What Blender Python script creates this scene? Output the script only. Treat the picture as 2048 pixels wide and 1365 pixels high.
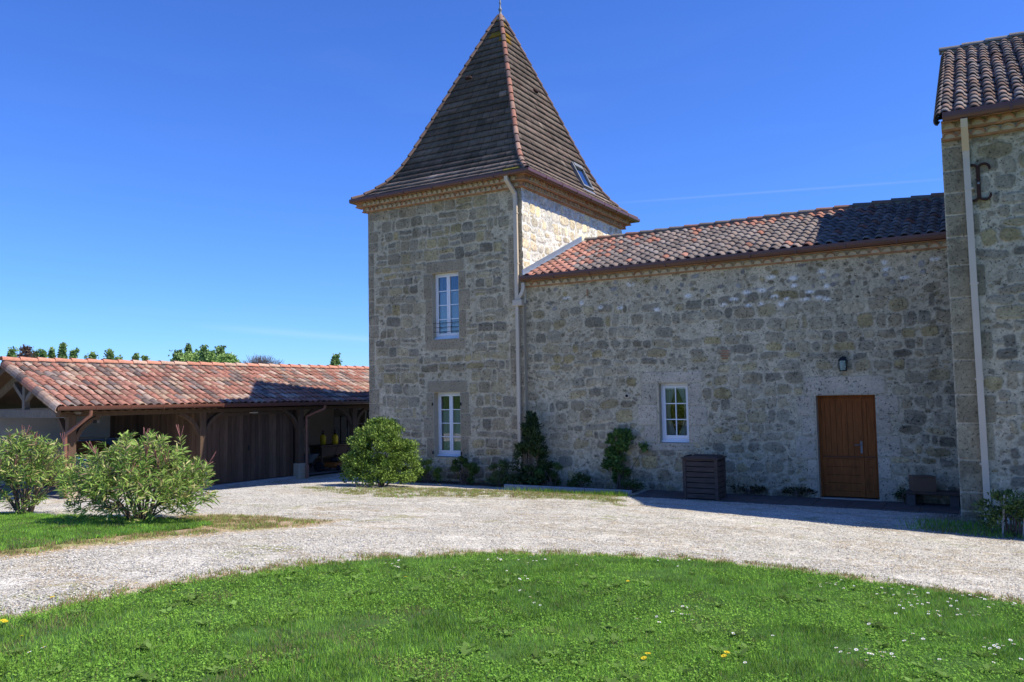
import bpy, math, random
import numpy as np
from mathutils import Vector, Matrix
random.seed(7); rng = np.random.default_rng(11)
S = bpy.context.scene
for o in list(bpy.data.objects): bpy.data.objects.remove(o)
# ------------------------------------------------------------------ camera, sky, sun, exposure
F, YAW, PITCH, ROLL = 1602.28, -0.534521, 0.0630852, -0.0186492
CAM = np.array([10.06506, -17.60745, 2.35])
def cam_axes():
    f = np.array([math.sin(YAW)*math.cos(PITCH), math.cos(YAW)*math.cos(PITCH), math.sin(PITCH)])
    r = np.array([math.cos(YAW), -math.sin(YAW), 0.0]); u = np.cross(r, f)
    return r*math.cos(ROLL)+u*math.sin(ROLL), -r*math.sin(ROLL)+u*math.cos(ROLL), f
CR, CU, CF = cam_axes()
cd = bpy.data.cameras.new('camera'); cam = bpy.data.objects.new('camera', cd); S.collection.objects.link(cam)
cd.sensor_width = 36; cd.lens = F/2048*36; cd.clip_end = 5000; cd.clip_start = 0.1
M = Matrix.Identity(4)
for i in range(3):
    M[i][0] = CR[i]; M[i][1] = CU[i]; M[i][2] = -CF[i]; M[i][3] = CAM[i]
cam.matrix_world = M; S.camera = cam
SUN = Vector((0.75, 0.185, 1.0)).normalized()
EL = math.asin(SUN.z); AZ = math.atan2(SUN.x, SUN.y)
w = bpy.data.worlds.new('World'); S.world = w; w.use_nodes = True
nt = w.node_tree; bg = nt.nodes['Background']
sky = nt.nodes.new('ShaderNodeTexSky'); sky.sky_type = 'NISHITA'; sky.sun_disc = False
sky.sun_elevation = EL; sky.sun_rotation = AZ; sky.altitude = 0
sky.air_density = 1.0; sky.dust_density = 0.0; sky.ozone_density = 4.0
hs = nt.nodes.new('ShaderNodeHueSaturation'); hs.inputs['Saturation'].default_value = 1.0; hs.inputs['Value'].default_value = 1.0
tint = nt.nodes.new('ShaderNodeVectorMath'); tint.operation = 'MULTIPLY'; tint.inputs[1].default_value = (0.385, 0.64, 1.22)
nt.links.new(sky.outputs[0], tint.inputs[0]); nt.links.new(tint.outputs[0], hs.inputs['Color'])
def wmath(op, a, b=None, c=None):
    n = nt.nodes.new('ShaderNodeMath'); n.operation = op; n.use_clamp = False
    for i, q in enumerate((a, b, c)):
        if q is None: continue
        if isinstance(q, (int, float)): n.inputs[i].default_value = q
        else: nt.links.new(q, n.inputs[i])
    return n.outputs[0]
def wdir(px, py):
    d = CF+CR*(px-1024)/F-CU*(py-682.5)/F; return d/np.linalg.norm(d)
tcw = nt.nodes.new('ShaderNodeTexCoord'); trail = None
for (pa, pb, wdt, amt) in (((1240, 406), (1900, 358), .0012, .07), ((430, 655), (900, 692), .004, .10)):   # old vapour trails in the air
    da, db = wdir(*pa), wdir(*pb); n_ = np.cross(da, db); n_ /= np.linalg.norm(n_); al = db-da; L0 = da@al; L1 = db@al
    dt = nt.nodes.new('ShaderNodeVectorMath'); dt.operation = 'DOT_PRODUCT'; dt.inputs[1].default_value = tuple(n_); nt.links.new(tcw.outputs['Generated'], dt.inputs[0])
    d2 = nt.nodes.new('ShaderNodeVectorMath'); d2.operation = 'DOT_PRODUCT'; d2.inputs[1].default_value = tuple(al); nt.links.new(tcw.outputs['Generated'], d2.inputs[0])
    q = wmath('DIVIDE', dt.outputs['Value'], wdt); g_ = wmath('EXPONENT', wmath('MULTIPLY', wmath('MULTIPLY', q, q), -1.0))
    t_ = wmath('DIVIDE', wmath('SUBTRACT', d2.outputs['Value'], float((L0+L1)/2)), float((L1-L0)/2)); e_ = wmath('EXPONENT', wmath('MULTIPLY', wmath('POWER', wmath('ABSOLUTE', t_), 4.0), -1.0))
    v_ = wmath('MULTIPLY', wmath('MULTIPLY', g_, e_), amt); trail = v_ if trail is None else wmath('ADD', trail, v_)
cirr = nt.nodes.new('ShaderNodeTexNoise'); cirr.inputs['Scale'].default_value = 3.5; cirr.inputs['Detail'].default_value = 6; cm_ = nt.nodes.new('ShaderNodeMapping'); cm_.inputs['Scale'].default_value = (1, 1.4, 7)
nt.links.new(tcw.outputs['Generated'], cm_.inputs[0]); nt.links.new(cm_.outputs[0], cirr.inputs['Vector'])
trail = wmath('ADD', trail, wmath('MULTIPLY', wmath('MAXIMUM', wmath('SUBTRACT', cirr.outputs['Fac'], .5), 0.0), .05))
mxw = nt.nodes.new('ShaderNodeMix'); mxw.data_type = 'RGBA'; mxw.inputs[7].default_value = (5.5, 6.0, 6.6, 1); nt.links.new(trail, mxw.inputs[0]); nt.links.new(hs.outputs[0], mxw.inputs[6])
nt.links.new(mxw.outputs[2], bg.inputs['Color']); bg.inputs['Strength'].default_value = 0.14
sd = bpy.data.lights.new('sun', 'SUN'); sd.energy = 5.0; sd.angle = math.radians(0.53); sd.color = (1.0, 0.95, 0.86)
so = bpy.data.objects.new('sun', sd); S.collection.objects.link(so)
so.rotation_euler = SUN.to_track_quat('Z', 'Y').to_euler()
S.view_settings.view_transform = 'Standard'; S.view_settings.look = 'None'
S.view_settings.exposure = 0.3; S.view_settings.gamma = 1.0
S.render.engine = 'CYCLES'
# ------------------------------------------------------------------ helpers
def sst(a, b, x):
    t = np.clip((x-a)/(b-a), 0, 1); return t*t*(3-2*t)
def vnoise(x, y, sc, seed=0):
    r = np.random.default_rng(1000+seed); T = r.random((128, 128))
    u = np.asarray(x)/sc+37.3; v = np.asarray(y)/sc+11.7
    i = np.floor(u).astype(int); j = np.floor(v).astype(int); fu = u-i; fv = v-j
    fu = fu*fu*(3-2*fu); fv = fv*fv*(3-2*fv); i %= 128; j %= 128; i1 = (i+1) % 128; j1 = (j+1) % 128
    return (T[i, j]*(1-fu)+T[i1, j]*fu)*(1-fv)+(T[i, j1]*(1-fu)+T[i1, j1]*fu)*fv
def fnoise(x, y, sc, seed=0):
    return (vnoise(x, y, sc, seed)+.5*vnoise(x, y, sc*.5, seed+1)+.25*vnoise(x, y, sc*.25, seed+2))/1.75
def terr(x, y):
    x = np.asarray(x, float); y = np.asarray(y, float)
    s = np.clip(-y-1, 0, 13.4)
    r = .06*s - .012*np.clip(x-7, -3, 3)*np.minimum(s, 2.6)
    r = r*(1-.45*sst(1, -9, x)) if True else r
    z = np.minimum(r, .8) - .39*sst(-4.5, -9.5, x)
    return z + .02*(fnoise(x, y, 2.5, 5)-.5)*sst(-.5, -3, y)
def ray(px, py):
    d = CF + CR*(px-1024)/F - CU*(py-682.5)/F; return d/np.linalg.norm(d)
def at(px, py):                      # where the sight line of a photo pixel meets the ground
    d = ray(px, py); t = 3.0
    for _ in range(4000):
        P = CAM+d*t
        if P[2] < float(terr(P[0], P[1])): break
        t += .02
    return CAM+d*t
def onx(px, py, y):
    d = ray(px, py); t = (y-CAM[1])/d[1]; return CAM+d*t

def link(o, parent=None):
    S.collection.objects.link(o)
    if parent is not None:
        o.parent = parent
        if parent.name in WORLDP: o.matrix_parent_inverse = Matrix.Translation(-parent.location)   # children modelled in world coordinates
    return o
WORLDP = {'stone_house_wing', 'farmhouse'}
def tag(o, label=None, cat=None, group=None, kind=None):
    if label: o['label'] = label
    if cat: o['category'] = cat
    if group: o['group'] = group
    if kind: o['kind'] = kind
    return o
def empty(name, loc=(0, 0, 0), rz=0, label=None, cat=None, group=None):
    o = bpy.data.objects.new(name, None); o.empty_display_size = .2; link(o)
    o.location = loc; o.rotation_euler = (0, 0, rz)
    return tag(o, label, cat, group)
def npmesh(name, V, FA, mat, parent=None, col=None, smooth=False, colf=None):
    """V (n,3); FA int array (m,k) all the same size; col (n,3) linear vertex colours"""
    V = np.asarray(V, np.float32); FA = np.asarray(FA, np.int32); m, k = FA.shape
    me = bpy.data.meshes.new(name); me.vertices.add(len(V)); me.vertices.foreach_set('co', V.ravel())
    me.loops.add(m*k); me.loops.foreach_set('vertex_index', FA.ravel())
    me.polygons.add(m); me.polygons.foreach_set('loop_start', np.arange(0, m*k, k, dtype=np.int32))
    me.polygons.foreach_set('loop_total', np.full(m, k, np.int32))
    if smooth: me.polygons.foreach_set('use_smooth', np.ones(m, bool))
    if col is not None:
        a = me.color_attributes.new('Col', 'FLOAT_COLOR', 'POINT')
        c4 = np.ones((len(V), 4), np.float32); c4[:, :3] = col; a.data.foreach_set('color', c4.ravel())
    me.update(calc_edges=True); me.validate()
    me.materials.append(mat); return link(bpy.data.objects.new(name, me), parent)
class MB:
    def __init__(s): s.v = []; s.f = []; s.c = []; s.col = (1, 1, 1); s.sm = []
    def add(s, vs, fs, smooth=False):
        b = len(s.v); s.v += [tuple(map(float, q)) for q in vs]; s.f += [tuple(b+i for i in f) for f in fs]
        s.c += [s.col]*len(vs); s.sm += [smooth]*len(fs); return s
    def box(s, a, b, m=None):
        x0, y0, z0 = a; x1, y1, z1 = b
        vs = [(x0, y0, z0), (x1, y0, z0), (x1, y1, z0), (x0, y1, z0), (x0, y0, z1), (x1, y0, z1), (x1, y1, z1), (x0, y1, z1)]
        if m is not None: vs = [tuple(m @ Vector(q)) for q in vs]
        return s.add(vs, [(0, 3, 2, 1), (4, 5, 6, 7), (0, 1, 5, 4), (1, 2, 6, 5), (2, 3, 7, 6), (3, 0, 4, 7)])
    def bbox(s, a, b, e=.01):        # box with chamfered edges
        x0, y0, z0 = a; x1, y1, z1 = b; vs = []; 
        for sx, X in ((1, x0), (-1, x1)):
            for sy, Y in ((1, y0), (-1, y1)):
                for sz, Z in ((1, z0), (-1, z1)):
                    vs += [(X, Y+sy*e, Z+sz*e), (X+sx*e, Y, Z+sz*e), (X+sx*e, Y+sy*e, Z)]
        import bmesh
        bm = bmesh.new()
        for q in vs: bm.verts.new(q)
        bmesh.ops.convex_hull(bm, input=bm.verts); bm.verts.index_update()
        V = [tuple(q.co) for q in bm.verts]; Fs = [tuple(q.index for q in f.verts) for f in bm.faces]; bm.free()
        return s.add(V, Fs)
    def beam(s, p, q, wd, ht, up=(0, 0, 1)):
        p = Vector(p); q = Vector(q); d = (q-p).normalized(); u = Vector(up); r = d.cross(u).normalized(); u = r.cross(d)
        vs = []
        for e in (p, q):
            for a, b in ((-1, -1), (1, -1), (1, 1), (-1, 1)): vs.append(e+r*a*wd/2+u*b*ht/2)
        return s.add(vs, [(3, 2, 1, 0), (4, 5, 6, 7), (0, 1, 5, 4), (1, 2, 6, 5), (2, 3, 7, 6), (3, 0, 4, 7)])
    def sweep(s, prof, path, up=(0, 0, 1), closed=True, cap=True, scale=None, smooth=False):
        """prof: list of (right, up) pairs; path: 3-D points"""
        P = [Vector(q) for q in path]; n = len(P); k = len(prof); vs = []; u0 = Vector(up)
        for i in range(n):
            if i == 0: d = P[1]-P[0]
            elif i == n-1: d = P[-1]-P[-2]
            else: d = (P[i+1]-P[i]).normalized()+(P[i]-P[i-1]).normalized()
            d.normalize(); r = d.cross(u0)
            if r.length < 1e-3: r = d.cross(Vector((0, 1, 0)))
            r.normalize(); u = r.cross(d); sc = scale[i] if scale else 1
            m = 1.0
            if 0 < i < n-1:
                c = (P[i+1]-P[i]).normalized().dot(d); m = 1/max(c, .3)
            for a, b in prof: vs.append(P[i]+r*a*sc*m+u*b*sc)
        fs = []
        for i in range(n-1):
            for j in range(k if closed else k-1):
                j1 = (j+1) % k; fs.append((i*k+j, i*k+j1, (i+1)*k+j1, (i+1)*k+j))
        s.add(vs, fs, smooth)
        if cap and closed:
            s.add([vs[j] for j in range(k)], [tuple(range(k))[::-1]]); s.add([vs[(n-1)*k+j] for j in range(k)], [tuple(range(k))])
        return s
    def tube(s, path, r, n=8, scale=None, up=(0, 0, 1)):
        return s.sweep([(r*math.cos(2*math.pi*i/n), r*math.sin(2*math.pi*i/n)) for i in range(n)], path, up=up, scale=scale, smooth=True)
    def lathe(s, prof, c=(0, 0, 0), n=16):
        vs = []; fs = []; k = len(prof)
        for r, z in prof:
            for i in range(n):
                a = 2*math.pi*i/n; vs.append((c[0]+r*math.cos(a), c[1]+r*math.sin(a), c[2]+z))
        for j in range(k-1):
            for i in range(n): fs.append((j*n+i, j*n+(i+1) % n, (j+1)*n+(i+1) % n, (j+1)*n+i))
        fs += [tuple(range(n))[::-1], tuple((k-1)*n+i for i in range(n))]
        return s.add(vs, fs, True)
    def build(s, name, mat, parent=None, usecol=False):
        me = bpy.data.meshes.new(name); me.from_pydata(s.v, [], s.f)
        me.polygons.foreach_set('use_smooth', s.sm)
        if usecol:
            a = me.color_attributes.new('Col', 'FLOAT_COLOR', 'POINT')
            c4 = np.ones((len(s.v), 4), np.float32); c4[:, :3] = np.array(s.c); a.data.foreach_set('color', c4.ravel())
        me.update(); me.materials.append(mat); return link(bpy.data.objects.new(name, me), parent)
def mk(name, base=(.5, .5, .5), rough=.8, attr=False, nsc=20., namp=.15, bsc=60., bump=.3, bdist=.01, spec=.3, metal=0., trans=0.,
       stretch=None, pits=None, nsc2=None, sheen=0):
    m = bpy.data.materials.new(name); m.use_nodes = True; t = m.node_tree; N = t.nodes; L = t.links
    b = N['Principled BSDF']; b.inputs['Roughness'].default_value = rough; b.inputs['Specular IOR Level'].default_value = spec; b.inputs['Metallic'].default_value = metal
    tc = N.new('ShaderNodeTexCoord'); mp = N.new('ShaderNodeMapping'); L.new(tc.outputs['Object'], mp.inputs[0])
    if stretch: mp.inputs['Scale'].default_value = stretch
    if attr:
        at_ = N.new('ShaderNodeAttribute'); at_.attribute_name = 'Col'; c = at_.outputs['Color']
    else:
        r = N.new('ShaderNodeRGB'); r.outputs[0].default_value = (*base, 1); c = r.outputs[0]
    def noise(sc, det=4, ro=.6):
        n = N.new('ShaderNodeTexNoise'); n.inputs['Scale'].default_value = sc; n.inputs['Detail'].default_value = det; n.inputs['Roughness'].default_value = ro
        L.new(mp.outputs[0], n.inputs['Vector']); return n.outputs['Fac']
    def mulc(c, fac, lo, hi):
        mr = N.new('ShaderNodeMapRange'); mr.inputs[1].default_value = .25; mr.inputs[2].default_value = .75; mr.inputs[3].default_value = lo; mr.inputs[4].default_value = hi
        L.new(fac, mr.inputs[0]); v = N.new('ShaderNodeVectorMath'); v.operation = 'SCALE'; L.new(c, v.inputs[0]); L.new(mr.outputs[0], v.inputs['Scale']); return v.outputs[0]
    if namp: c = mulc(c, noise(nsc), 1-namp, 1+namp)
    if nsc2: c = mulc(c, noise(nsc2[0], 3), 1-nsc2[1], 1+nsc2[1])
    hgt = noise(bsc, 5)
    if pits:
        sc, th, dark = pits
        n = noise(sc, 3, .55); mr = N.new('ShaderNodeMapRange'); mr.inputs[1].default_value = th; mr.inputs[2].default_value = th+.05
        mr.inputs[3].default_value = 1; mr.inputs[4].default_value = dark; L.new(n, mr.inputs[0])
        v = N.new('ShaderNodeVectorMath'); v.operation = 'SCALE'; L.new(c, v.inputs[0]); L.new(mr.outputs[0], v.inputs['Scale']); c = v.outputs[0]
        ad = N.new('ShaderNodeMath'); ad.operation = 'ADD'; L.new(hgt, ad.inputs[0]); L.new(mr.outputs[0], ad.inputs[1]); hgt = ad.outputs[0]
    L.new(c, b.inputs['Base Color'])
    if bump:
        bp = N.new('ShaderNodeBump'); bp.inputs['Strength'].default_value = bump; bp.inputs['Distance'].default_value = bdist
        L.new(hgt, bp.inputs['Height']); L.new(bp.outputs[0], b.inputs['Normal'])
    if trans:
        tr = N.new('ShaderNodeBsdfTranslucent'); L.new(c, tr.inputs['Color']); mx = N.new('ShaderNodeMixShader'); mx.inputs[0].default_value = trans
        L.new(b.outputs[0], mx.inputs[1]); L.new(tr.outputs[0], mx.inputs[2]); L.new(mx.outputs[0], N['Material Output'].inputs[0])
    return m
M_ = {}
M_['stone'] = mk('limestone_masonry', attr=True, rough=.95, nsc=28, namp=.2, bsc=70, bump=.8, bdist=.014, spec=.03, pits=(27, .60, .38), nsc2=(2.2, .12))
M_['dressed'] = mk('dressed_limestone', (.45, .375, .26), .9, nsc=9, namp=.12, bsc=60, bump=.5, spec=.1, pits=(22, .66, .6), stretch=(.5, 1, 3))
M_['mortar'] = mk('cornice_mortar', (.56, .47, .33), .95, nsc=12, namp=.15, bsc=50, bump=.4, spec=.1)
M_['tilearch'] = mk('cornice_tile', attr=True, rough=.9, nsc=14, namp=.15, spec=.1)
M_['brick'] = mk('thin_brick', (.42, .23, .13), .9, nsc=7, namp=.3, bsc=50, spec=.1, nsc2=(3, .25))
M_['tile'] = mk('roof_tile', attr=True, rough=.95, nsc=22, namp=.26, bsc=90, bump=.4, spec=.04, nsc2=(60, .15))
M_['flat'] = mk('flat_roof_tile', attr=True, rough=.9, nsc=9, namp=.25, bsc=70, bump=.5, spec=.04, nsc2=(1.6, .18))
M_['gutter'] = mk('brown_gutter', (.13, .052, .033), .35, nsc=3, namp=.08, bump=0, spec=.5)
M_['pipe'] = mk('beige_pipe', (.60, .49, .35), .45, nsc=3, namp=.06, bump=0, spec=.4)
M_['copper'] = mk('brown_downpipe', (.30, .13, .08), .4, nsc=3, namp=.1, bump=0, spec=.4)
M_['white'] = mk('white_window_paint', (.78, .78, .78), .4, nsc=4, namp=.03, bump=0, spec=.4)
M_['curtain'] = mk('white_curtain', (.62, .62, .62), .9, nsc=30, namp=.08, bump=0, spec=.1, stretch=(3, 3, .2))
M_['dark'] = mk('dark_interior', (.015, .015, .016), .9, namp=0, bump=0)
M_['door'] = mk('varnished_door_wood', (.25, .078, .02), .6, nsc=7, namp=.35, bsc=30, bump=.2, bdist=.003, spec=.12, stretch=(6, 6, .5), nsc2=(1.5, .2))
M_['doordark'] = mk('dark_door_moulding', (.10, .032, .012), .5, nsc=7, namp=.2, bump=0, stretch=(6, 6, .5))
M_['wood'] = mk('weathered_timber', (.13, .082, .052), .85, nsc=6, namp=.3, bsc=25, bump=.4, stretch=(6, 6, .6), spec=.15)
M_['woodgrey'] = mk('grey_timber', (.20, .17, .145), .9, nsc=6, namp=.3, bsc=25, bump=.4, stretch=(4, 4, 1.2), spec=.1)
M_['plank'] = mk('brown_plank', attr=True, rough=.8, nsc=5, namp=.3, bsc=25, bump=.4, stretch=(8, 8, .5), spec=.15, nsc2=(.8, .3))
M_['comp'] = mk('composter_timber', (.105, .072, .055), .9, nsc=5, namp=.3, bsc=25, bump=.4, stretch=(.7, 6, 6), spec=.1)
M_['plaster'] = mk('pale_plaster', (.50, .46, .40), .95, nsc=2, namp=.08, bsc=30, bump=.2, spec=.1)
M_['metal'] = mk('steel', (.5, .5, .5), .35, nsc=5, namp=.05, bump=0, metal=1)
M_['zinc'] = mk('zinc_flashing', (.27, .31, .37), .45, nsc=5, namp=.1, bump=0, metal=.4)
M_['rust'] = mk('rusted_iron', (.055, .025, .016), .85, nsc=12, namp=.4, bsc=60, bump=.4)
M_['black'] = mk('black_metal', (.02, .02, .02), .5, namp=0, bump=0)
M_['rubber'] = mk('rubber', (.018, .018, .018), .8, namp=0, bump=0)
M_['concrete'] = mk('concrete', (.36, .34, .31), .95, nsc=6, namp=.2, bsc=50, bump=.4, spec=.1)
M_['cardboard'] = mk('cardboard', (.17, .105, .065), .9, nsc=5, namp=.1, bump=0)
M_['yellow'] = mk('yellow_plastic', (.75, .50, .02), .4, namp=0, bump=0)
M_['orange'] = mk('orange_plastic', (.30, .10, .02), .4, namp=0, bump=0)
M_['carpaint'] = mk('blue_grey_car_paint', (.05, .09, .16), .2, namp=0, bump=0, spec=.6)
M_['leaf'] = mk('leaf', attr=True, rough=.5, nsc=3, namp=.1, bump=0, spec=.15, trans=.16)
M_['gleaf'] = mk('grass_blade', attr=True, rough=.9, namp=0, bump=0, spec=.04, trans=.3)
M_['farleaf'] = mk('distant_leaf', attr=True, rough=.8, nsc=3, namp=.1, bump=0, spec=.1, trans=.25)
M_['bark'] = mk('bark', (.16, .12, .09), .9, nsc=20, namp=.3, bsc=60, bump=.5, spec=.1)
M_['petal'] = mk('white_petal', (.85, .85, .83), .7, namp=0, bump=0, trans=.2)
M_['ypetal'] = mk('yellow_petal', (.80, .58, .02), .7, namp=0, bump=0, trans=.2)
M_['stem'] = mk('green_stem', (.10, .17, .04), .7, namp=0, bump=0)
M_['finial'] = mk('weathered_zinc', (.22, .22, .21), .6, nsc=10, namp=.2, bump=0, metal=.3)
def glass_mat(name, tint=(.9, .95, .95), refl=.12):
    m = bpy.data.materials.new(name); m.use_nodes = True; t = m.node_tree; N = t.nodes; L = t.links; N.clear()
    o = N.new('ShaderNodeOutputMaterial'); tr = N.new('ShaderNodeBsdfTransparent'); tr.inputs[0].default_value = (*tint, 1)
    g = N.new('ShaderNodeBsdfGlossy'); g.inputs['Roughness'].default_value = .01; lw = N.new('ShaderNodeFresnel'); lw.inputs[0].default_value = 1.5
    ad = N.new('ShaderNodeMath'); ad.operation = 'ADD'; ad.inputs[1].default_value = refl; L.new(lw.outputs[0], ad.inputs[0])
    mx = N.new('ShaderNodeMixShader'); L.new(ad.outputs[0], mx.inputs[0]); L.new(tr.outputs[0], mx.inputs[1]); L.new(g.outputs[0], mx.inputs[2]); L.new(mx.outputs[0], o.inputs[0]); return m
M_['glass'] = glass_mat('window_glass', (.8, .85, .85), .06)
M_['skyglass'] = glass_mat('skylight_glass', (.5, .6, .65), .35)
# ------------------------------------------------------------------ masonry walls: dense displaced sheets, every stone a raised patch
def axis(a, b, step, cuts):
    pts = sorted(set([a, b]+[c for c in cuts if a < c < b])); out = [a]
    for p, q in zip(pts[:-1], pts[1:]):
        n = max(1, int(round((q-p)/step))); out += list(np.linspace(p, q, n+1)[1:])
    return np.array(out)
STONES = [(.32, .255, .155), (.285, .235, .15), (.36, .285, .155), (.26, .225, .155), (.32, .265, .17), (.39, .305, .15), (.23, .195, .135)]
def stone_wall(name, O, U, Nrm, wd, z0, z1, openings, seed, parent, style='coursed', step=.016, blocks=(), mortar=(.55, .46, .305), topband=None, label=None, bright=1.0, fade=.20):
    """O: point at u=0,z=0; U: unit along; Nrm: outward; openings (u0,u1,z0,z1) cut out; blocks (u0,u1,z0,z1) dressed stones"""
    r = np.random.default_rng(seed)
    cu = [c for o in openings for c in o[:2]]; cz = [c for o in openings for c in o[2:4]]
    ua = axis(0, wd, step, cu); za = axis(z0, z1, step, cz)
    UU, ZZ = np.meshgrid(ua, za, indexing='ij')
    du = .085*(fnoise(UU, ZZ, .30, seed)-.5)+.030*(fnoise(UU, ZZ, .07, seed+9)-.5)
    dz = .085*(fnoise(UU, ZZ, .30, seed+3)-.5)+.030*(fnoise(UU, ZZ, .07, seed+13)-.5)
    row = .10*(vnoise(UU, ZZ*.3, 1.1, seed+21)-.5)
    X = UU+du; Z = ZZ+dz+row
    D = np.full(UU.shape, -1.0); C = np.zeros(UU.shape+(3,)); Hh = np.zeros(UU.shape); PIT = np.ones(UU.shape)
    C[:] = mortar
    def stamp(cx, cy, a, b, p, col, h, exact=False, rot=0.):
        m = 1.35*max(a, b)+.05
        i0, i1 = np.searchsorted(ua, [cx-m, cx+m]); j0, j1 = np.searchsorted(za, [cy-m, cy+m])
        if i1 <= i0 or j1 <= j0: return
        sx = (UU if exact else X)[i0:i1, j0:j1]-cx; sz = (ZZ if exact else Z)[i0:i1, j0:j1]-cy
        if rot: sx, sz = sx*math.cos(rot)+sz*math.sin(rot), -sx*math.sin(rot)+sz*math.cos(rot)
        rr = (np.abs(sx/a)**p+np.abs(sz/b)**p)**(1/p); d = (1-rr)*min(a, b)
        Dw = D[i0:i1, j0:j1]; k = d > Dw
        Dw[k] = d[k]; C[i0:i1, j0:j1][k] = col; Hh[i0:i1, j0:j1][k] = h
    def scol(v=1.0, white=0.):
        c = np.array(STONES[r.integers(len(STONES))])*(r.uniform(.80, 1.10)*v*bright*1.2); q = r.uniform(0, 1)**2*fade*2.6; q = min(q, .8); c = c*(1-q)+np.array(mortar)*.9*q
        if r.random() < white: c = np.array((.62, .60, .56))*r.uniform(.7, 1.1)
        return c
    def blocked(cx, cy, a, b):
        for q in list(openings)+list(blocks):
            if cx+a*.8 > q[0] and cx-a*.8 < q[1] and cy+b*.8 > q[2] and cy-b*.8 < q[3]: return True
        return False
    z = z0
    while z < z1+.1:
        ht = r.uniform(.18, .36) if style == 'coursed' else r.uniform(.16, .34)
        u = -r.uniform(0, .3); band = topband is not None and z > topband
        if band: ht = r.uniform(.12, .18)
        while u < wd+.2:
            if style == 'coursed':
                wid = min(max(r.normal(.34, .13), .13), .62); gap = r.uniform(.025, .05); p = r.uniform(4, 7); sub = r.random()
                if sub < .16 and ht > .22:     # two thin stones on top of each other
                    for q in (0, 1):
                        cy = z+ht*(.25+.5*q)
                        if not blocked(u+wid/2, cy, wid/2, ht/4): stamp(u+wid/2, cy, wid/2-gap/2, ht/4-gap/2, p, scol(), r.uniform(.006, .016))
                else:
                    a = wid/2-gap/2; b = ht/2-gap/2-r.uniform(0, .02)
                    if not blocked(u+wid/2, z+ht/2, a, b): stamp(u+wid/2, z+ht/2+r.normal(0, .008), a, b, p, scol(), r.uniform(.006, .018), rot=r.normal(0, .02))
            else:
                wid = min(max(r.normal(.34, .13), .12), .65); p = r.uniform(2.4, 4.2)
                if band:
                    wid = r.uniform(.12, .30)
                    if r.random() < .50 and z < z1-.12:
                        a = wid*.36*r.uniform(.6, 1.1); b = ht*.36*r.uniform(.55, 1.15)
                        if not blocked(u+wid/2, z+ht/2, a, b):
                            col = scol(.9) if r.random() < .6 else np.array((.31, .285, .25))*r.uniform(.75, 1.3)
                            stamp(u+wid/2+r.normal(0, .03), z+ht/2+r.normal(0, .02), a, b, r.uniform(1.7, 2.6), col, r.uniform(.003, .012), rot=r.normal(0, .25))
                elif r.random() < .86:
                    a = wid*.5*r.uniform(.72, .93); b = ht*.5*r.uniform(.68, .93)
                    if not blocked(u+wid/2, z+ht/2, a, b): stamp(u+wid/2, z+ht/2+r.normal(0, .015), a, b, p, scol(), r.uniform(.006, .02), rot=r.normal(0, .07))
            u += wid
        z += ht
    Dq = D.copy()
    for _ in range(int(wd*(z1-z0)*(55 if style == 'coursed' else 80))):   # small filler stones in the mortar
        cx = r.uniform(0, wd); cy = r.uniform(z0, z1); rad = r.uniform(.018, .055)
        i = min(np.searchsorted(ua, cx), len(ua)-1); j = min(np.searchsorted(za, cy), len(za)-1)
        if D[i, j] < -rad*.45 and not blocked(cx, cy, rad, rad):
            if topband and cy > topband and r.random() < .6: continue
            stamp(cx, cy, rad*r.uniform(.8, 1.6), rad*r.uniform(.6, 1.0), r.uniform(2, 3), scol(r.uniform(.85, 1.05)), r.uniform(.003, .01), rot=r.normal(0, .3))
    for q in blocks:
        g = .011; col = np.array(q[4] if len(q) > 4 else (.33, .305, .26))*r.uniform(.92, 1.06)
        stamp((q[0]+q[1])/2, (q[2]+q[3])/2, (q[1]-q[0])/2-g, (q[3]-q[2])/2-g, 14, col, .012, exact=True)
    BM = np.zeros(UU.shape)
    for q in blocks:
        if q[0] > .01 and q[1] < wd-.01: BM[(UU > q[0]) & (UU < q[1]) & (ZZ > q[2]) & (ZZ < q[3])] = .65
    mask = sst(-.004, .010, D)[..., None]
    stn = fnoise(UU, ZZ, .05, seed+31)[..., None]; big = fnoise(UU, ZZ, 1.6, seed+41)[..., None]; blot = fnoise(UU, ZZ, .35, seed+51)[..., None]; kb = BM[..., None]; stn = stn*(1-kb)+.5*kb; blot = blot*(1-kb)+.5*kb
    C = np.where(D[..., None] > -.004, C, np.array(mortar))
    col = np.array(mortar)*(1-mask)+C*mask
    edge = np.exp(-(D/.008)**2)[..., None]*.18
    # worn soft stone: small holes and lichen
    col = col*(.74+.52*stn)*(1-edge)*(.88+.24*big)*(.84+.32*blot)
    lich = sst(.60, .72, fnoise(UU, ZZ, .28, seed+57))[..., None]*mask; col = col*(1-lich*.26*(1-kb))
    if topband is not None:      # exposed pale flints under the eave
        for (a0, b0) in WHITE:
            m = np.exp(-(((UU-a0)/r.uniform(.06, .11))**2+((ZZ-b0)/r.uniform(.035, .06))**2)**2)*(stn[..., 0] > .33)
            col = col*(1-m[..., None])+np.array((.82, .78, .70))*m[..., None]
        yy = sst(topband+.3, topband-.3, ZZ)[..., None]*0
    dirt = sst(.55, 0., ZZ+.25*(fnoise(UU, ZZ, .4, seed+61)-.5))[..., None]
    if z0 < .5: col = col*(1-.38*dirt*fnoise(UU, ZZ, .15, seed+71)[..., None]*1.4)
    hmap = mask[..., 0]*Hh+.010*(fnoise(UU, ZZ, .05, seed+81)-.5)+.012*(fnoise(UU, ZZ, .3, seed+91)-.5)
    for q in openings:   # keep the rim true
        inside = (UU >= q[0]-1e-6) & (UU <= q[1]+1e-6) & (ZZ >= q[2]-1e-6) & (ZZ <= q[3]+1e-6); hmap[inside] = 0
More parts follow.
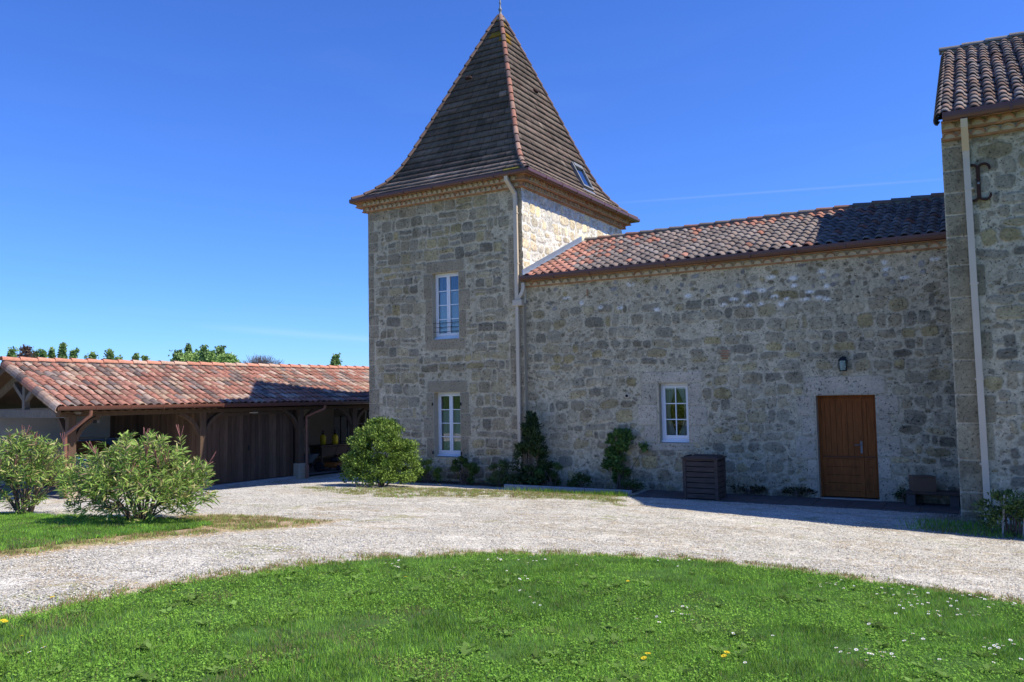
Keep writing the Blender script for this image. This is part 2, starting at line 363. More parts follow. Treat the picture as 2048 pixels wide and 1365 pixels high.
    O = np.array(O, float); U_ = np.array(U, float); Nn = np.array(Nrm, float)
    V = O+UU[..., None]*U_+ZZ[..., None]*np.array([0, 0, 1.])+hmap[..., None]*Nn
    nu, nz = len(ua), len(za); I = np.arange(nu*nz).reshape(nu, nz)
    Fq = np.stack([I[:-1, :-1], I[1:, :-1], I[1:, 1:], I[:-1, 1:]], -1)
    um = (ua[:-1]+ua[1:])/2; zm = (za[:-1]+za[1:])/2; UM, ZM = np.meshgrid(um, zm, indexing='ij'); keep = np.ones(UM.shape, bool)
    for q in openings: keep &= ~((UM > q[0]) & (UM < q[1]) & (ZM > q[2]) & (ZM < q[3]))
    o = npmesh(name, V.reshape(-1, 3), Fq[keep], M_['stone'], parent, col=np.clip(col, 0, 1).reshape(-1, 3), smooth=True)
    if label: o['label'] = label
    return o
WHITE = [(onx(x, y, .27)[0], onx(x, y, .27)[2]) for x, y in ((1471, 600), (1497, 586), (1450, 611), (1500, 612), (1525, 609), (1527, 582), (1552, 595), (1590, 573),
        (1576, 599), (1612, 600), (1622, 585), (1655, 574), (1640, 597), (1545, 556), (1590, 558), (1775, 541), (1810, 557), (1770, 527), (1168, 607), (1206, 616), (1245, 617), (1265, 570), (1380, 593), (1138, 598), (1318, 620), (1645, 545), (1870, 520), (1655, 600), (1565, 610))]
def reveals(x0, x1, z0, z1, y, depth, parent, name='window_surround'):
    b = MB(); t = .18
    # inner faces of the opening, set just behind the sheet of stones
    b.box((x0-t, y+.02, z0-.02), (x0, y+depth, z1)); b.box((x1, y+.02, z0-.02), (x1+t, y+depth, z1))
    b.box((x0-t, y+.02, z1), (x1+t, y+depth, z1+t)); b.box((x0-t, y+.02, z0-t), (x1+t, y+depth, z0-.02))
    # thin rim joining the sheet to the reveal
    b.box((x0-.012, y-.003, z0-.012), (x0, y+.02, z1+.012)); b.box((x1, y-.003, z0-.012), (x1+.012, y+.02, z1+.012))
    b.box((x0, y-.003, z1), (x1, y+.02, z1+.012)); b.box((x0, y-.003, z0-.02), (x1, y+.02, z0))
    return b.build(name, M_['dressed'], parent)
def room(x0, x1, z0, z1, y, d, parent):
    b = MB(); b.box((x0, y+d, z0), (x1, y+d+.05, z1)); b.box((x0-.05, y, z0), (x0, y+d, z1)); b.box((x1, y, z0), (x1+.05, y+d, z1)); b.box((x0, y, z1), (x1, y+d, z1+.05)); b.box((x0, y, z0-.05), (x1, y+d, z0))
    return b.build('room_interior', M_['dark'], parent)  # box walls near-black, painting in the darkness of the unlit room
def window(parent, x0, x1, z0, z1, y, rows, casements=2, cols=1, curtain=None, label=None):
    """frame plane at y, faces -y"""
    f = MB(); fr = .045; d0, d1 = y, y+.06
    f.box((x0, d0, z0), (x0+fr, d1, z1)); f.box((x1-fr, d0, z0), (x1, d1, z1)); f.box((x0+fr, d0, z1-fr), (x1-fr, d1, z1)); f.box((x0+fr, d0, z0), (x1-fr, d1, z0+fr))
    win = f.build('window', M_['white'], parent)
    if label: win['label'] = label
    w_ = (x1-x0-2*fr)/casements; gl = []
    for c in range(casements):
        a = x0+fr+c*w_+.003; b = a+w_-.006; s = .05; e0, e1 = y-.012, y+.04; m = MB()
        za, zb = z0+fr+.003, z1-fr-.003
        m.box((a, e0, za), (a+s, e1, zb)); m.box((b-s, e0, za), (b, e1, zb)); m.box((a+s, e0, zb-s), (b-s, e1, zb)); m.box((a+s, e0, za), (b-s, e1, za+s*1.3))
        gz0, gz1 = za+s*1.3, zb-s
        for i in range(1, rows):
            zz = gz0+(gz1-gz0)*i/rows; m.box((a+s, e0+.004, zz-.011), (b-s, e1-.006, zz+.011))
        for i in range(1, cols):
            xx = a+s+(b-a-2*s)*i/cols; m.box((xx-.011, e0+.002, gz0), (xx+.011, e1-.004, gz1))
        m.build('casement', M_['white'], win)
        g = MB(); g.box((a+s, y+.012, gz0), (b-s, y+.018, gz1)); g.build('pane', M_['glass'], win)
    if curtain:
        for (ca, cb, c0, c1, shape) in curtain:
            n = 60; V = []; Fs = []
            for i in range(n+1):
                u = i/n; xx = ca+(cb-ca)*u; wv = .018*math.sin(u*math.pi*2*7+1)+.008*math.sin(u*31)
                for j in range(9):
                    t = j/8; xq = xx
                    if shape: xq = ca+(cb-ca)*(u*(1-.75*math.sin(math.pi*min(1, (1-t)*1.0))**1.0*.8)) if shape > 0 else cb-(cb-ca)*(u*(1-.6*math.sin(math.pi*(1-t))))
                    V.append((xq, y+.10+wv, c0+(c1-c0)*t))
            for i in range(n):
                for j in range(8): Fs.append((i*9+j, (i+1)*9+j, (i+1)*9+j+1, i*9+j+1))
            q = MB(); q.add(V, Fs, True); q.build('curtain', M_['curtain'], win)
    s = MB(); s.box((x0-.03, y-.07, z0-.045), (x1+.03, y+.03, z0)); s.build('sill', M_['white'], win)
    return win
# ------------------------------------------------------------------ canal-tile roofs: each tile its own S-shaped piece inside one mesh
RED = [(.39, .185, .13), (.43, .22, .16), (.35, .165, .12), (.29, .155, .115)]
TAN = [(.44, .30, .21), (.38, .26, .19), (.48, .35, .27)]
GRY = [(.20, .145, .12), (.24, .18, .15), (.16, .12, .105), (.27, .21, .18)]
def pick(r, wr, wt, wg):
    q = r.random()*(wr+wt+wg); P = RED if q < wr else TAN if q < wr+wt else GRY
    return np.array(P[r.integers(len(P))])*r.uniform(.85, 1.15)
def tile_roof(name, E0, E1, R0, R1, pitch, courses, parent, colour, seed, lift=.0, skew=0, amp=.055, mat='tile'):
    """E0,E1 eave corners (left,right seen from the front), R0,R1 ridge corners"""
    r = np.random.default_rng(seed); E0, E1, R0, R1 = [np.array(q, float) for q in (E0, E1, R0, R1)]
    L = np.linalg.norm(E1-E0); n = int(round(L/pitch)); k = 10
    nrm = np.cross(E1-E0, R0-E0); nrm /= np.linalg.norm(nrm); V = []; Cc = []; Fa = []
    ph = np.linspace(0, 1, k+1); ph = np.array([0, .05, .13, .23, .33, .43, .53, .61, .66, .83, 1.]); prof = np.where(ph < .661, np.sqrt(np.clip(1-((ph-.33)/.335)**2, 0, 1)), -.12)
    B = lambda u, v: (E0*(1-u)+E1*u)*(1-v)+(R0*(1-u)+R1*u)*v
    sl = np.linalg.norm(R0-E0)/courses; th = .02
    for i in range(n):
        for j in range(courses):
            c = colour(r, (i+.5)/n, (j+.5)/courses); tilt = r.normal(0, .004); sx = r.normal(0, .004); v0 = (j-.10+r.normal(0, .012))/courses if j else -.02/courses; v1 = (j+1.0)/courses
            sc = r.uniform(.94, 1.05); base = len(V)
            for (v, up, s2) in ((v0, .030, sc), (v0, .030-th, sc), (v0+(v1-v0)*.5, .018, sc*.97), (v1, .004, sc*.93)):
                for q in range(k+1):
                    P = B((i+ph[q])/n, v)+nrm*(prof[q]*amp*s2+up+tilt*(ph[q]-.5)*4); P = P+(E1-E0)/L*sx
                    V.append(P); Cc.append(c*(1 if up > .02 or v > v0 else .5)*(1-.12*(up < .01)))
            def strip(a, b):
                for q in range(k): Fa.append((base+a*(k+1)+q, base+a*(k+1)+q+1, base+b*(k+1)+q+1, base+b*(k+1)+q))
            strip(1, 0); strip(0, 2); strip(2, 3)
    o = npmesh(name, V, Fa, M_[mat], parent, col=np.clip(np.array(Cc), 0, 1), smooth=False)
    return o
def ridge_tiles(name, P, Q, parent, colour, seed, r0=.11, ln=.38, n=None):
    rr = np.random.default_rng(seed); P = Vector(P); Q = Vector(Q); L = (Q-P).length; n = n or max(1, int(L/ln)); m = MB(); d = (Q-P)/n; m.col = (.34, .29, .22); m.sweep([(-.10, -.16), (.10, -.16), (.085, .02), (0, .075), (-.085, .02)], [P, Q])
    for i in range(n):
        c = colour(rr, i/n, 1); m.col = tuple(c)
        a = P+d*(i-.12)+Vector((0, 0, .028)); b = P+d*(i+1)
        prof = [((r0+.01)*math.cos(t), r0*.85*math.sin(t)) for t in np.linspace(-.1, math.pi+.1, 9)]; prof += [((r0-.012)*math.cos(t), (r0*.85-.018)*math.sin(t)) for t in np.linspace(math.pi+.1, -.1, 9)]
        m.sweep(prof, [a, b], scale=[1, .88])
    return m.build(name, M_['tile'], parent, usecol=True)
def cornice(parent, P, Q, out, z, rows, pitch=.165, seed=0, first=0.):
    """rows of canal-tile ends under the eave between P and Q (xy), facing out"""
    r = np.random.default_rng(seed); P = Vector((*P, 0)); Q = Vector((*Q, 0)); out = Vector((*out, 0)); L = (Q-P).length; al = (Q-P)/L
    arch = MB(); br = MB(); mo = MB(); h = .13
    for k in range(rows):
        pr = first+.13*(k+1); z0 = z+k*(h+.0); n = int(round(L/pitch))
        br.sweep([(0, 0), (0, .025)], [P, Q]) if False else None
        a = P-al*0; 
        def slab(mb, o0, o1, za, zb, e=0):
            vs = []
            for base in (P-al*e, Q+al*e):
                for o_, zz in ((o0, za), (o1, za), (o1, zb), (o0, zb)): vs.append(base+out*o_+Vector((0, 0, zz)))
            mb.add(vs, [(3, 2, 1, 0), (4, 5, 6, 7), (0, 1, 5, 4), (1, 2, 6, 5), (2, 3, 7, 6), (3, 0, 4, 7)])
        slab(br, -.05, pr-.065, z0, z0+.026)
        slab(mo, -.05, pr-.045, z0+.028, z0+h-.002)
        for i in range(n):
            c = P+al*(L*(i+.5)/n)+Vector((0, 0, z0+.030)); R1 = L/n*.5; arch.col = tuple(np.array((.40, .30, .18) if r.random() < .7 else (.42, .22, .12))*r.uniform(.8, 1.15))
            K = 9; vs = []
            for o_ in (-.04, pr+r.normal(0, .006)):
                for t in np.linspace(0, math.pi, K):
                    for R in (1.0, .80): vs.append(c+al*(R1*R*math.cos(t))+Vector((0, 0, (h-.034)*(R if R == 1 else .76)*math.sin(t)))+out*o_)
            fs = []
            for q in range(K-1):
                a0 = q*2; b0 = 2*K+q*2
                fs += [(a0, a0+2, b0+2, b0), (a0+1, b0+1, b0+3, a0+3), (b0, b0+2, b0+3, b0+1)]
            arch.add(vs, fs, False)
    slab(br, -.05, first+.13*rows+.03, z+rows*h, z+rows*h+.022)
    root = arch.build('cornice', M_['tilearch'], parent, usecol=True)
    br.build('brick_course', M_['brick'], root); mo.build('mortar_bed', M_['mortar'], root); return root
def gutter(path, parent, wd=.12, ht=.10, mat='gutter'):
    m = MB(); prof = [(-wd/2, ht*.5), (-wd/2, -ht*.35), (-wd/2+.02, -ht*.5), (wd/2-.03, -ht*.5), (wd/2-.005, -ht*.2), (wd/2, ht*.1), (wd/2, ht*.5), (wd/2-.012, ht*.5), (wd/2-.014, ht*.1), (wd/2-.035, -ht*.42), (-wd/2+.02, -ht*.42), (-wd/2+.01, ht*.5)]
    m.sweep(prof, path); m.box((0, 0, 0), (0, 0, 0)) if False else None
    o = m.build('gutter', M_[mat], parent)
    P = [Vector(q) for q in path]
    for a, c in zip(P[:-1], P[1:]):
        n = int((c-a).length/.9)
        for i in range(1, n):
            q = a+(c-a)*i/n; d = (c-a).normalized(); b = MB(); b.beam(q-d*.012, q+d*.012, wd+.016, ht+.012); b.build('bracket', M_[mat], o)
    return o
RECT = lambda a, b: [(-a/2, -b/2), (a/2, -b/2), (a/2, b/2), (-a/2, b/2)]

#==== PART TWO: TERRAIN ====
def poly_d(x, y, P):
    """signed distance to a closed polygon, positive inside"""
    P = np.array(P); Q = np.roll(P, -1, 0); best = np.full(x.shape, 1e9); ins = np.zeros(x.shape, bool)
    for (ax, ay), (bx, by) in zip(P, Q):
        dx, dy = bx-ax, by-ay; t = np.clip(((x-ax)*dx+(y-ay)*dy)/(dx*dx+dy*dy+1e-12), 0, 1)
        best = np.minimum(best, np.hypot(x-ax-t*dx, y-ay-t*dy))
        with np.errstate(divide='ignore', invalid='ignore'):
            c = ((ay > y) != (by > y)) & (x < (bx-ax)*(y-ay)/(by-ay+1e-12)+ax)
        ins ^= c
    return np.where(ins, best, -best)
def smooth(P, n=6):
    P = np.array(P); out = []
    for i in range(len(P)-1):
        p0 = P[max(i-1, 0)]; p1 = P[i]; p2 = P[i+1]; p3 = P[min(i+2, len(P)-1)]
        for t in np.linspace(0, 1, n, endpoint=False):
            out.append(.5*((2*p1)+(-p0+p2)*t+(2*p0-5*p1+4*p2-p3)*t*t+(-p0+3*p1-3*p2+p3)*t**3))
    out.append(P[-1]); return out
e1 = [at(*q)[:2] for q in ((0, 1243), (150, 1214), (300, 1186), (450, 1160), (600, 1136), (760, 1121), (1000, 1112), (1200, 1115), (1400, 1125), (1600, 1146), (1800, 1176), (2046, 1213))]
e1 = [e1[0]+(e1[0]-e1[1])*2.2+np.array((-.2, -1.6))]+e1+[e1[-1]+(e1[-1]-e1[-2])*1.6+np.array((.5, -.8))]
LAWN = smooth(e1)+[np.array((20, -22.)), np.array((-8, -24.))]
e2 = [at(*q)[:2] for q in ((420, 1052), (370, 1062), (300, 1068), (200, 1078), (120, 1090), (0, 1106))]
b2 = [at(*q)[:2] for q in ((0, 1029), (200, 1036), (330, 1040), (400, 1046))]
ISLE = smooth(e2)+[np.array((-7.5, -13.5)), np.array((-13, -13.0)), np.array((-12, -9.0))]+smooth(b2)
e3 = [at(*q)[:2] for q in ((400, 1030), (520, 1032), (610, 1040), (668, 1043), (600, 1055), (450, 1066), (330, 1078), (200, 1092), (100, 1106), (0, 1118))]
DRY = smooth(e3)+[np.array((-6.8, -14.)), np.array((-13, -12.5))]+[at(200, 1060)[:2]]
MOSS = [at(*q)[:2] for q in ((560, 975), (700, 976), (900, 978), (1100, 985), (1255, 990), (1250, 1014), (1120, 1000), (950, 998), (760, 996), (640, 985))]
# ground colours of the drive
xs = np.arange(-17, 13.01, .05); ys = np.arange(-18.5, 8.01, .05)
X, Y = np.meshgrid(xs, ys, indexing='ij'); Zt = terr(X, Y)
n1 = fnoise(X, Y, .5, 3); n2 = fnoise(X, Y, .12, 7); n3 = fnoise(X, Y*2.2, 1.3, 9)
dl = poly_d(X, Y, LAWN); di = poly_d(X, Y, ISLE); dd = poly_d(X, Y, DRY); dm = poly_d(X, Y, MOSS)
grav = np.array((.55, .515, .43)); dirt = np.array((.38, .33, .24)); dry = np.array((.42, .30, .155)); moss = np.array((.20, .21, .07)); soil = np.array((.10, .085, .06))
col = grav*(.86+.28*n1[..., None])
def blend(c, to, m): m = np.clip(m, 0, 1)[..., None]; return c*(1-m)+to*m
col = blend(col, dirt, sst(.52, .68, n3)*.75*sst(.30, .6, n2))
col = blend(col, np.array((.42, .33, .20)), sst(.56, .68, fnoise(X, Y*2.5, .8, 77))*.6*sst(.35, .6, n2))
col = blend(col, moss*1.3, sst(.66, .75, fnoise(X, Y, .9, 17))*sst(.45, .6, n2)*.6)
ew = .34+.35*(n1-.5)*2
col = blend(col, dry, sst(-ew, -ew*.35, dl+.15*(n2-.5))*(.6+.6*(n2-.3)))
col = blend(col, dry, sst(-.25, .1, dd+.5*(n2-.5))*(.85+.3*(n1-.5)))
col = blend(col, moss*1.5, sst(-.1, .2, dd+.4*(n1-.5))*sst(.5, .62, fnoise(X, Y, .7, 27))*.7)
col = blend(col, moss*1.6, sst(-.15, .35, dm+.9*(n1-.5))*sst(.42, .62, n2)*.7)
trk = np.exp(-((dl+1.25+.2*(n3-.5))/.20)**2)+np.exp(-((dl+2.75+.3*(n3-.5))/.24)**2); col = col*(1+.10*trk[..., None]*(dl < 0)[..., None])
mid = np.exp(-((dl+2.0)/.30)**2)*(dl < 0); col = blend(col, np.array((.40, .35, .24)), mid*.5*sst(.35, .6, n1))
wallbed = sst(-.75, -.45, Y+.1*(n1-.5))*sst(-5.6, -5.2, X)*sst(3.1, 2.9, X)
col = blend(col, soil, wallbed)
col = blend(col, soil*1.5, sst(8.8, 9.4, X)*sst(-4.4, -3.4, Y)*.8)
nx, ny = X.shape; I = np.arange(nx*ny).reshape(nx, ny)
Zt2 = Zt+.012*(n2-.5)+.02*(n1-.5)
M_['gravel'] = mk('gravel', attr=True, rough=.95, namp=0, bump=0, spec=.1)
def speckle(m):
    t = m.node_tree; N = t.nodes; L = t.links; b = N['Principled BSDF']; at_ = [n for n in N if n.type == 'ATTRIBUTE'][0]
    tc = N.new('ShaderNodeTexCoord'); v = N.new('ShaderNodeTexVoronoi'); v.inputs['Scale'].default_value = 58; L.new(tc.outputs['Object'], v.inputs['Vector'])
    v2 = N.new('ShaderNodeTexVoronoi'); v2.inputs['Scale'].default_value = 17; L.new(tc.outputs['Object'], v2.inputs['Vector'])
    s1 = N.new('ShaderNodeSeparateColor'); L.new(v.outputs['Color'], s1.inputs[0]); s2 = N.new('ShaderNodeSeparateColor'); L.new(v2.outputs['Color'], s2.inputs[0])
    r1 = N.new('ShaderNodeValToRGB'); e = r1.color_ramp; e.elements[0].position = 0; e.elements[0].color = (.50, .49, .47, 1); e.elements[1].position = 1; e.elements[1].color = (1.28, 1.26, 1.22, 1)
    q = e.elements.new(.18); q.color = (.74, .71, .67, 1); q = e.elements.new(.35); q.color = (.98, .96, .92, 1); L.new(s1.outputs[0], r1.inputs[0])
    m1 = N.new('ShaderNodeMix'); m1.data_type = 'RGBA'; m1.blend_type = 'MULTIPLY'; m1.inputs[0].default_value = 1; L.new(at_.outputs['Color'], m1.inputs[6]); L.new(r1.outputs[0], m1.inputs[7])
    mr = N.new('ShaderNodeMapRange'); mr.inputs[3].default_value = .82; mr.inputs[4].default_value = 1.12; L.new(s2.outputs[1], mr.inputs[0])
    vm = N.new('ShaderNodeVectorMath'); vm.operation = 'SCALE'; L.new(m1.outputs[2], vm.inputs[0]); L.new(mr.outputs[0], vm.inputs['Scale']); L.new(vm.outputs[0], b.inputs['Base Color'])
    bp = N.new('ShaderNodeBump'); bp.inputs['Strength'].default_value = .9; bp.inputs['Distance'].default_value = .012; bp.invert = True; L.new(v.outputs['Distance'], bp.inputs['Height']); L.new(bp.outputs[0], b.inputs['Normal'])
speckle(M_['gravel'])
Fq = np.stack([I[:-1, :-1], I[1:, :-1], I[1:, 1:], I[:-1, 1:]], -1).reshape(-1, 4)
gv = npmesh('gravel_drive', np.stack([X, Y, Zt2], -1).reshape(-1, 3), Fq, M_['gravel'], col=np.clip(col, 0, 1).reshape(-1, 3), smooth=True); tag(gv, kind='structure')
# far ground, one sheet with a coarse grid, just under the drive
gx = np.concatenate([[-3000, -1200, -400, -120, -60], np.arange(-30, 31, 1.), [60, 120, 400, 1200, 3000]]); GX, GY = np.meshgrid(gx, gx, indexing='ij')
GZ = terr(GX, GY)-.06-.0*(np.abs(GX) > 30); I2 = np.arange(GX.size).reshape(GX.shape)
M_['field'] = mk('meadow', (.07, .12, .03), .95, nsc=.5, namp=.3, bsc=20, bump=.3, spec=.1)
g = npmesh('ground', np.stack([GX, GY, GZ], -1).reshape(-1, 3), np.stack([I2[:-1, :-1], I2[1:, :-1], I2[1:, 1:], I2[:-1, 1:]], -1).reshape(-1, 4), M_['field']); tag(g, kind='structure')
# lawn sheets
M_['lawn'] = mk('lawn_soil', (.06, .12, .026), .95, nsc=6, namp=.4, bsc=40, bump=.5, spec=.1, nsc2=(40, .3))
def sheet(name, D, dz):
    m = (D > 0.0)
    k = m[:-1, :-1] & m[1:, :-1] & m[1:, 1:] & m[:-1, 1:]; F4 = Fq.reshape(nx-1, ny-1, 4)[k]; used, inv = np.unique(F4, return_inverse=True)
    V = np.stack([X, Y, Zt2+dz*sst(0, .12, D)], -1).reshape(-1, 3)[used]
    o = npmesh(name, V, inv.reshape(F4.shape), M_['lawn'], smooth=True); return tag(o, kind='structure')
dlj = dl+.10*(n2-.5)+.12*(n1-.5); dij = di+.2*(n2-.5)+.2*(n1-.5)
sheet('lawn', dlj, .02); sheet('lawn_island', dij, .02)
# grass blades
def blades(name, x, y, hmin, hmax, wd, seed, tint=1.0, lean=.6, flat=0, patch=None):
    r = np.random.default_rng(seed); n = len(x); z = terr(x, y)+.015; a = r.uniform(0, 2*np.pi, n); h = r.uniform(hmin, hmax, n)*(.6+.8*fnoise(x, y, .6, 77)); w_ = wd*r.uniform(.6, 1.4, n)
    la = r.uniform(0, 2*np.pi, n); ll = h*r.uniform(.1, lean, n)
    b0 = np.stack([x-np.cos(a)*w_/2, y-np.sin(a)*w_/2, z-.01], -1); b1 = np.stack([x+np.cos(a)*w_/2, y+np.sin(a)*w_/2, z-.01], -1); t = np.stack([x+np.cos(la)*ll, y+np.sin(la)*ll, z+h], -1)
    V = np.stack([b0, b1, t], 1).reshape(-1, 3); Fa = np.arange(3*n).reshape(n, 3)
    q = fnoise(x, y, .8, 88)[:, None]; q2 = fnoise(x, y, .18, 98)[:, None]; s = r.random((n, 1))
    c = np.array((.15, .31, .040))*(1-q)+np.array((.27, .45, .065))*q
    c = c*(.40+1.15*q2)*r.uniform(.6, 1.45, (n, 1))*(.8+.5*fnoise(x, y, 1.7, 188)[:, None])
    dryb = (s < .06) | ((fnoise(x, y, .5, 108)[:, None] > .68) & (s < .4)); c = np.where(dryb, np.array((.30, .25, .12))*r.uniform(.6, 1.1, (n, 1)), c)
    blu = (s > .93); c = np.where(blu, np.array((.14, .25, .11)), c)
    c = c*tint; C3 = np.repeat(c, 3, 0); 
    return npmesh(name, V, Fa, M_['gleaf'], col=np.clip(C3, 0, 1))
def scatter(D, n, seed, near=None, thr=0.):
    r = np.random.default_rng(seed); outx = []; outy = []; tot = 0
    idx = np.argwhere(D > thr); P = np.stack([xs[idx[:, 0]], ys[idx[:, 1]]], -1); d = np.hypot(P[:, 0]-CAM[0], P[:, 1]-CAM[1])
    v = np.stack([P[:, 0]-CAM[0], P[:, 1]-CAM[1]], -1); fw = v@CF[:2]/np.hypot(*CF[:2]); rt = v@CR[:2]/np.hypot(*CR[:2])
    ok = (fw > 2.2) & (np.abs(rt) < fw*.70+1.0); P = P[ok]; d = d[ok]; wgt = near(d); wgt /= wgt.sum(); c = r.choice(len(P), n, p=wgt)
    return P[c, 0]+r.uniform(-.025, .025, n), P[c, 1]+r.uniform(-.025, .025, n)
GR = 1.0
x, y = scatter(dlj, int(420000*GR), 1, lambda d: 1/np.maximum(d, 3)**1.1)
o = blades('grass', x, y, .018, .044, .0062, 2, lean=.95); tag(o, 'green lawn grass in the foreground', 'grass', kind='stuff')
x, y = scatter(dij, int(90000*GR), 3, lambda d: 1/np.maximum(d, 3)**.3)
o = blades('grass', x, y, .018, .045, .010, 4, tint=1.0); tag(o, 'green grass on the left island below the oleander bushes', 'grass', kind='stuff')
# clover: small flat leaves between the blades
def clover(name, x, y, seed):
    r = np.random.default_rng(seed); n = len(x); z = terr(x, y)+r.uniform(.02, .045, n); s = r.uniform(.0045, .009, n); a = r.uniform(0, 6.28, n); tx = r.normal(0, .35, n); ty = r.normal(0, .35, n); V = []
    for k in range(4):
        an = a+k*np.pi/2; cx, cy = np.cos(an)*s, np.sin(an)*s; V.append(np.stack([x+cx, y+cy, z+cx*tx+cy*ty], -1))
    V = np.stack(V, 1).reshape(-1, 3); q = fnoise(x, y, .4, 118)[:, None]; c = (np.array((.15, .32, .045))+q*np.array((.12, .14, .025)))*r.uniform(.7, 1.3, (n, 1))
    return npmesh(name, V, np.arange(4*n).reshape(n, 4), M_['gleaf'], col=np.repeat(c, 4, 0))
x, y = scatter(np.where(fnoise(X, Y, .7, 128) > .46, dlj, -1), 90000, 5, lambda d: 1/np.maximum(d, 3)**1.2)
xg, yg = x[:260], y[:260]
o = clover('clover', x, y, 6); tag(o, 'low clover leaves spread through the foreground lawn', 'clover', kind='stuff')
def rosettes(xg, yg, seed):      # broad weed leaves pressed to the ground
    r = np.random.default_rng(seed); V = []; Cc = []
    for x_, y_ in zip(xg, yg):
        z_ = float(terr(x_, y_))+.025; n = r.integers(6, 10); a0 = r.uniform(0, 6.28); c = np.array((.16, .26, .06))*r.uniform(.6, 1.3)
        for q in range(n):
            a = a0+q*6.283/n+r.normal(0, .2); L = r.uniform(.03, .075); w_ = L*.28; dx, dy = math.cos(a), math.sin(a); up = r.uniform(.2, .8)*L
            V += [(x_, y_, z_), (x_+dx*L*.5-dy*w_, y_+dy*L*.5+dx*w_, z_+up*.6), (x_+dx*L, y_+dy*L, z_+up*.8), (x_+dx*L*.5+dy*w_, y_+dy*L*.5-dx*w_, z_+up*.6)]; Cc += [c*r.uniform(.8, 1.2)]*4
    V = np.array(V); return npmesh('lawn_weeds', V, np.arange(len(V)).reshape(-1, 4), M_['gleaf'], col=np.array(Cc))
o = rosettes(xg, yg, 61); tag(o, 'broad leaved weeds scattered through the foreground lawn', 'weeds', kind='stuff')
# thin grass along the lawn edges, on the dry strip and the mossy strip
mixm = np.maximum(np.maximum(sst(-.45, -.05, dl)*(dl < .02), sst(-.1, .3, dd)*(di < 0)), sst(-.05, .35, dm+.9*(n1-.5))*.5)
mixm = mixm*sst(.42, .60, n2)
def scm(Mk, n, seed):
    r = np.random.default_rng(seed); p = Mk.ravel()/Mk.sum(); c = r.choice(Mk.size, n, p=p); return X.ravel()[c]+r.uniform(-.03, .03, n), Y.ravel()[c]+r.uniform(-.03, .03, n)
x, y = scm(mixm, 60000, 7)
o = blades('dry_grass', x, y, .012, .035, .007, 8, tint=1.0, lean=1.2)
ca = o.data.color_attributes['Col']; cc = np.empty(len(ca.data)*4, np.float32); ca.data.foreach_get('color', cc); cc = cc.reshape(-1, 4)
r_ = np.random.default_rng(9); ddv = np.repeat(r_.random(len(x)) < .62, 3); cc[ddv, :3] = np.array((.42, .31, .15))*np.repeat(r_.uniform(.6, 1.15, (len(x), 1)), 3, 0)[ddv]; ca.data.foreach_set('color', cc.ravel())
tag(o, 'straw coloured grass fringe between lawn and gravel', 'dry grass', kind='stuff')
# loose stones on the drive
def pebbles(n, seed):
    r = np.random.default_rng(seed); Mk = sst(0, -.3, dl)*sst(.1, -.2, di)*sst(.2, -.3, dd*.6)*(1-wallbed)
    v0, v1 = X-CAM[0], Y-CAM[1]; fw = (v0*CF[0]+v1*CF[1])/np.hypot(CF[0], CF[1]); rt = v0*CR[0]+v1*CR[1]; d = np.hypot(v0, v1)
    Mk = Mk*(np.abs(rt) < fw*.7+.5)*(fw > 3)/np.maximum(d, 5)**2.0; Mk = Mk*(.4+n2); x, y = scm(Mk, n, seed+1); z = terr(x, y)+.012*(vnoise(x, y, .12, 7)-.5)+.003
    s = r.uniform(.004, .012, (n, 1, 1))*np.array([1, 1, .6])*r.uniform(.7, 1.3, (n, 1, 3)); O6 = np.array([(1, 0, 0), (0, 1, 0), (-1, 0, 0), (0, -1, 0), (0, 0, 1), (0, 0, -1.)])
    a = r.uniform(0, 6.28, n); ca_, sa = np.cos(a), np.sin(a); V = O6[None]*s; V[:, :4, 2] += r.uniform(-.003, .005, (n, 4)); V = np.stack([V[..., 0]*ca_[:, None]-V[..., 1]*sa[:, None], V[..., 0]*sa[:, None]+V[..., 1]*ca_[:, None], V[..., 2]], -1)
    V += np.stack([x, y, z], -1)[:, None]; Fb = np.array([(0, 1, 4), (1, 2, 4), (2, 3, 4), (3, 0, 4)]); Fa = (Fb[None]+6*np.arange(n)[:, None, None]).reshape(-1, 3)
    c = np.array((.56, .525, .44))*r.uniform(.5, 1.25, (n, 1)); dk = r.random(n) < .10; c[dk] = np.array((.20, .20, .21)); tn = r.random(n) < .12; c[tn] = np.array((.50, .41, .28))
    return npmesh('loose_gravel', V.reshape(-1, 3), Fa, M_['pebble'], col=np.clip(np.repeat(c, 6, 0), 0, .85))
M_['pebble'] = mk('pebble', attr=True, rough=.9, namp=0, bump=0, spec=.15)
o = pebbles(190000, 31); tag(o, 'loose pale gravel stones on the drive', 'gravel', kind='stuff')
#==== PART THREE: BUILDINGS ====
# ---- tower
tw = empty('stone_tower', (0, 0, 0), 0, 'tall square stone tower with steep pointed dark tiled roof and two white windows', 'tower')
TX = -5.12
def T(x): return x-TX
wu = (-2.86, -1.99, 3.80, 5.60); wl = (-2.85, -1.99, .64, 2.36)
tb = [(T(-3.05), T(-1.80), 5.60, 5.93), (T(-3.15), T(-2.86), 4.9, 5.6), (T(-3.1), T(-2.86), 4.2, 4.9), (T(-3.13), T(-2.86), 3.75, 4.2), (T(-1.99), T(-1.75), 5.1, 5.6), (T(-1.99), T(-1.62), 4.55, 5.1), (T(-1.99), T(-1.75), 3.8, 4.55),
      (T(-3.1), T(-1.8), 3.5, 3.8), (T(-3.05), T(-1.75), 2.36, 2.68), (T(-3.1), T(-2.85), 1.7, 2.36), (T(-3.2), T(-2.85), 1.15, 1.7), (T(-3.1), T(-2.85), .6, 1.15), (T(-1.99), T(-1.7), 1.8, 2.36), (T(-1.99), T(-1.65), 1.2, 1.8), (T(-1.99), T(-1.72), .6, 1.2)]
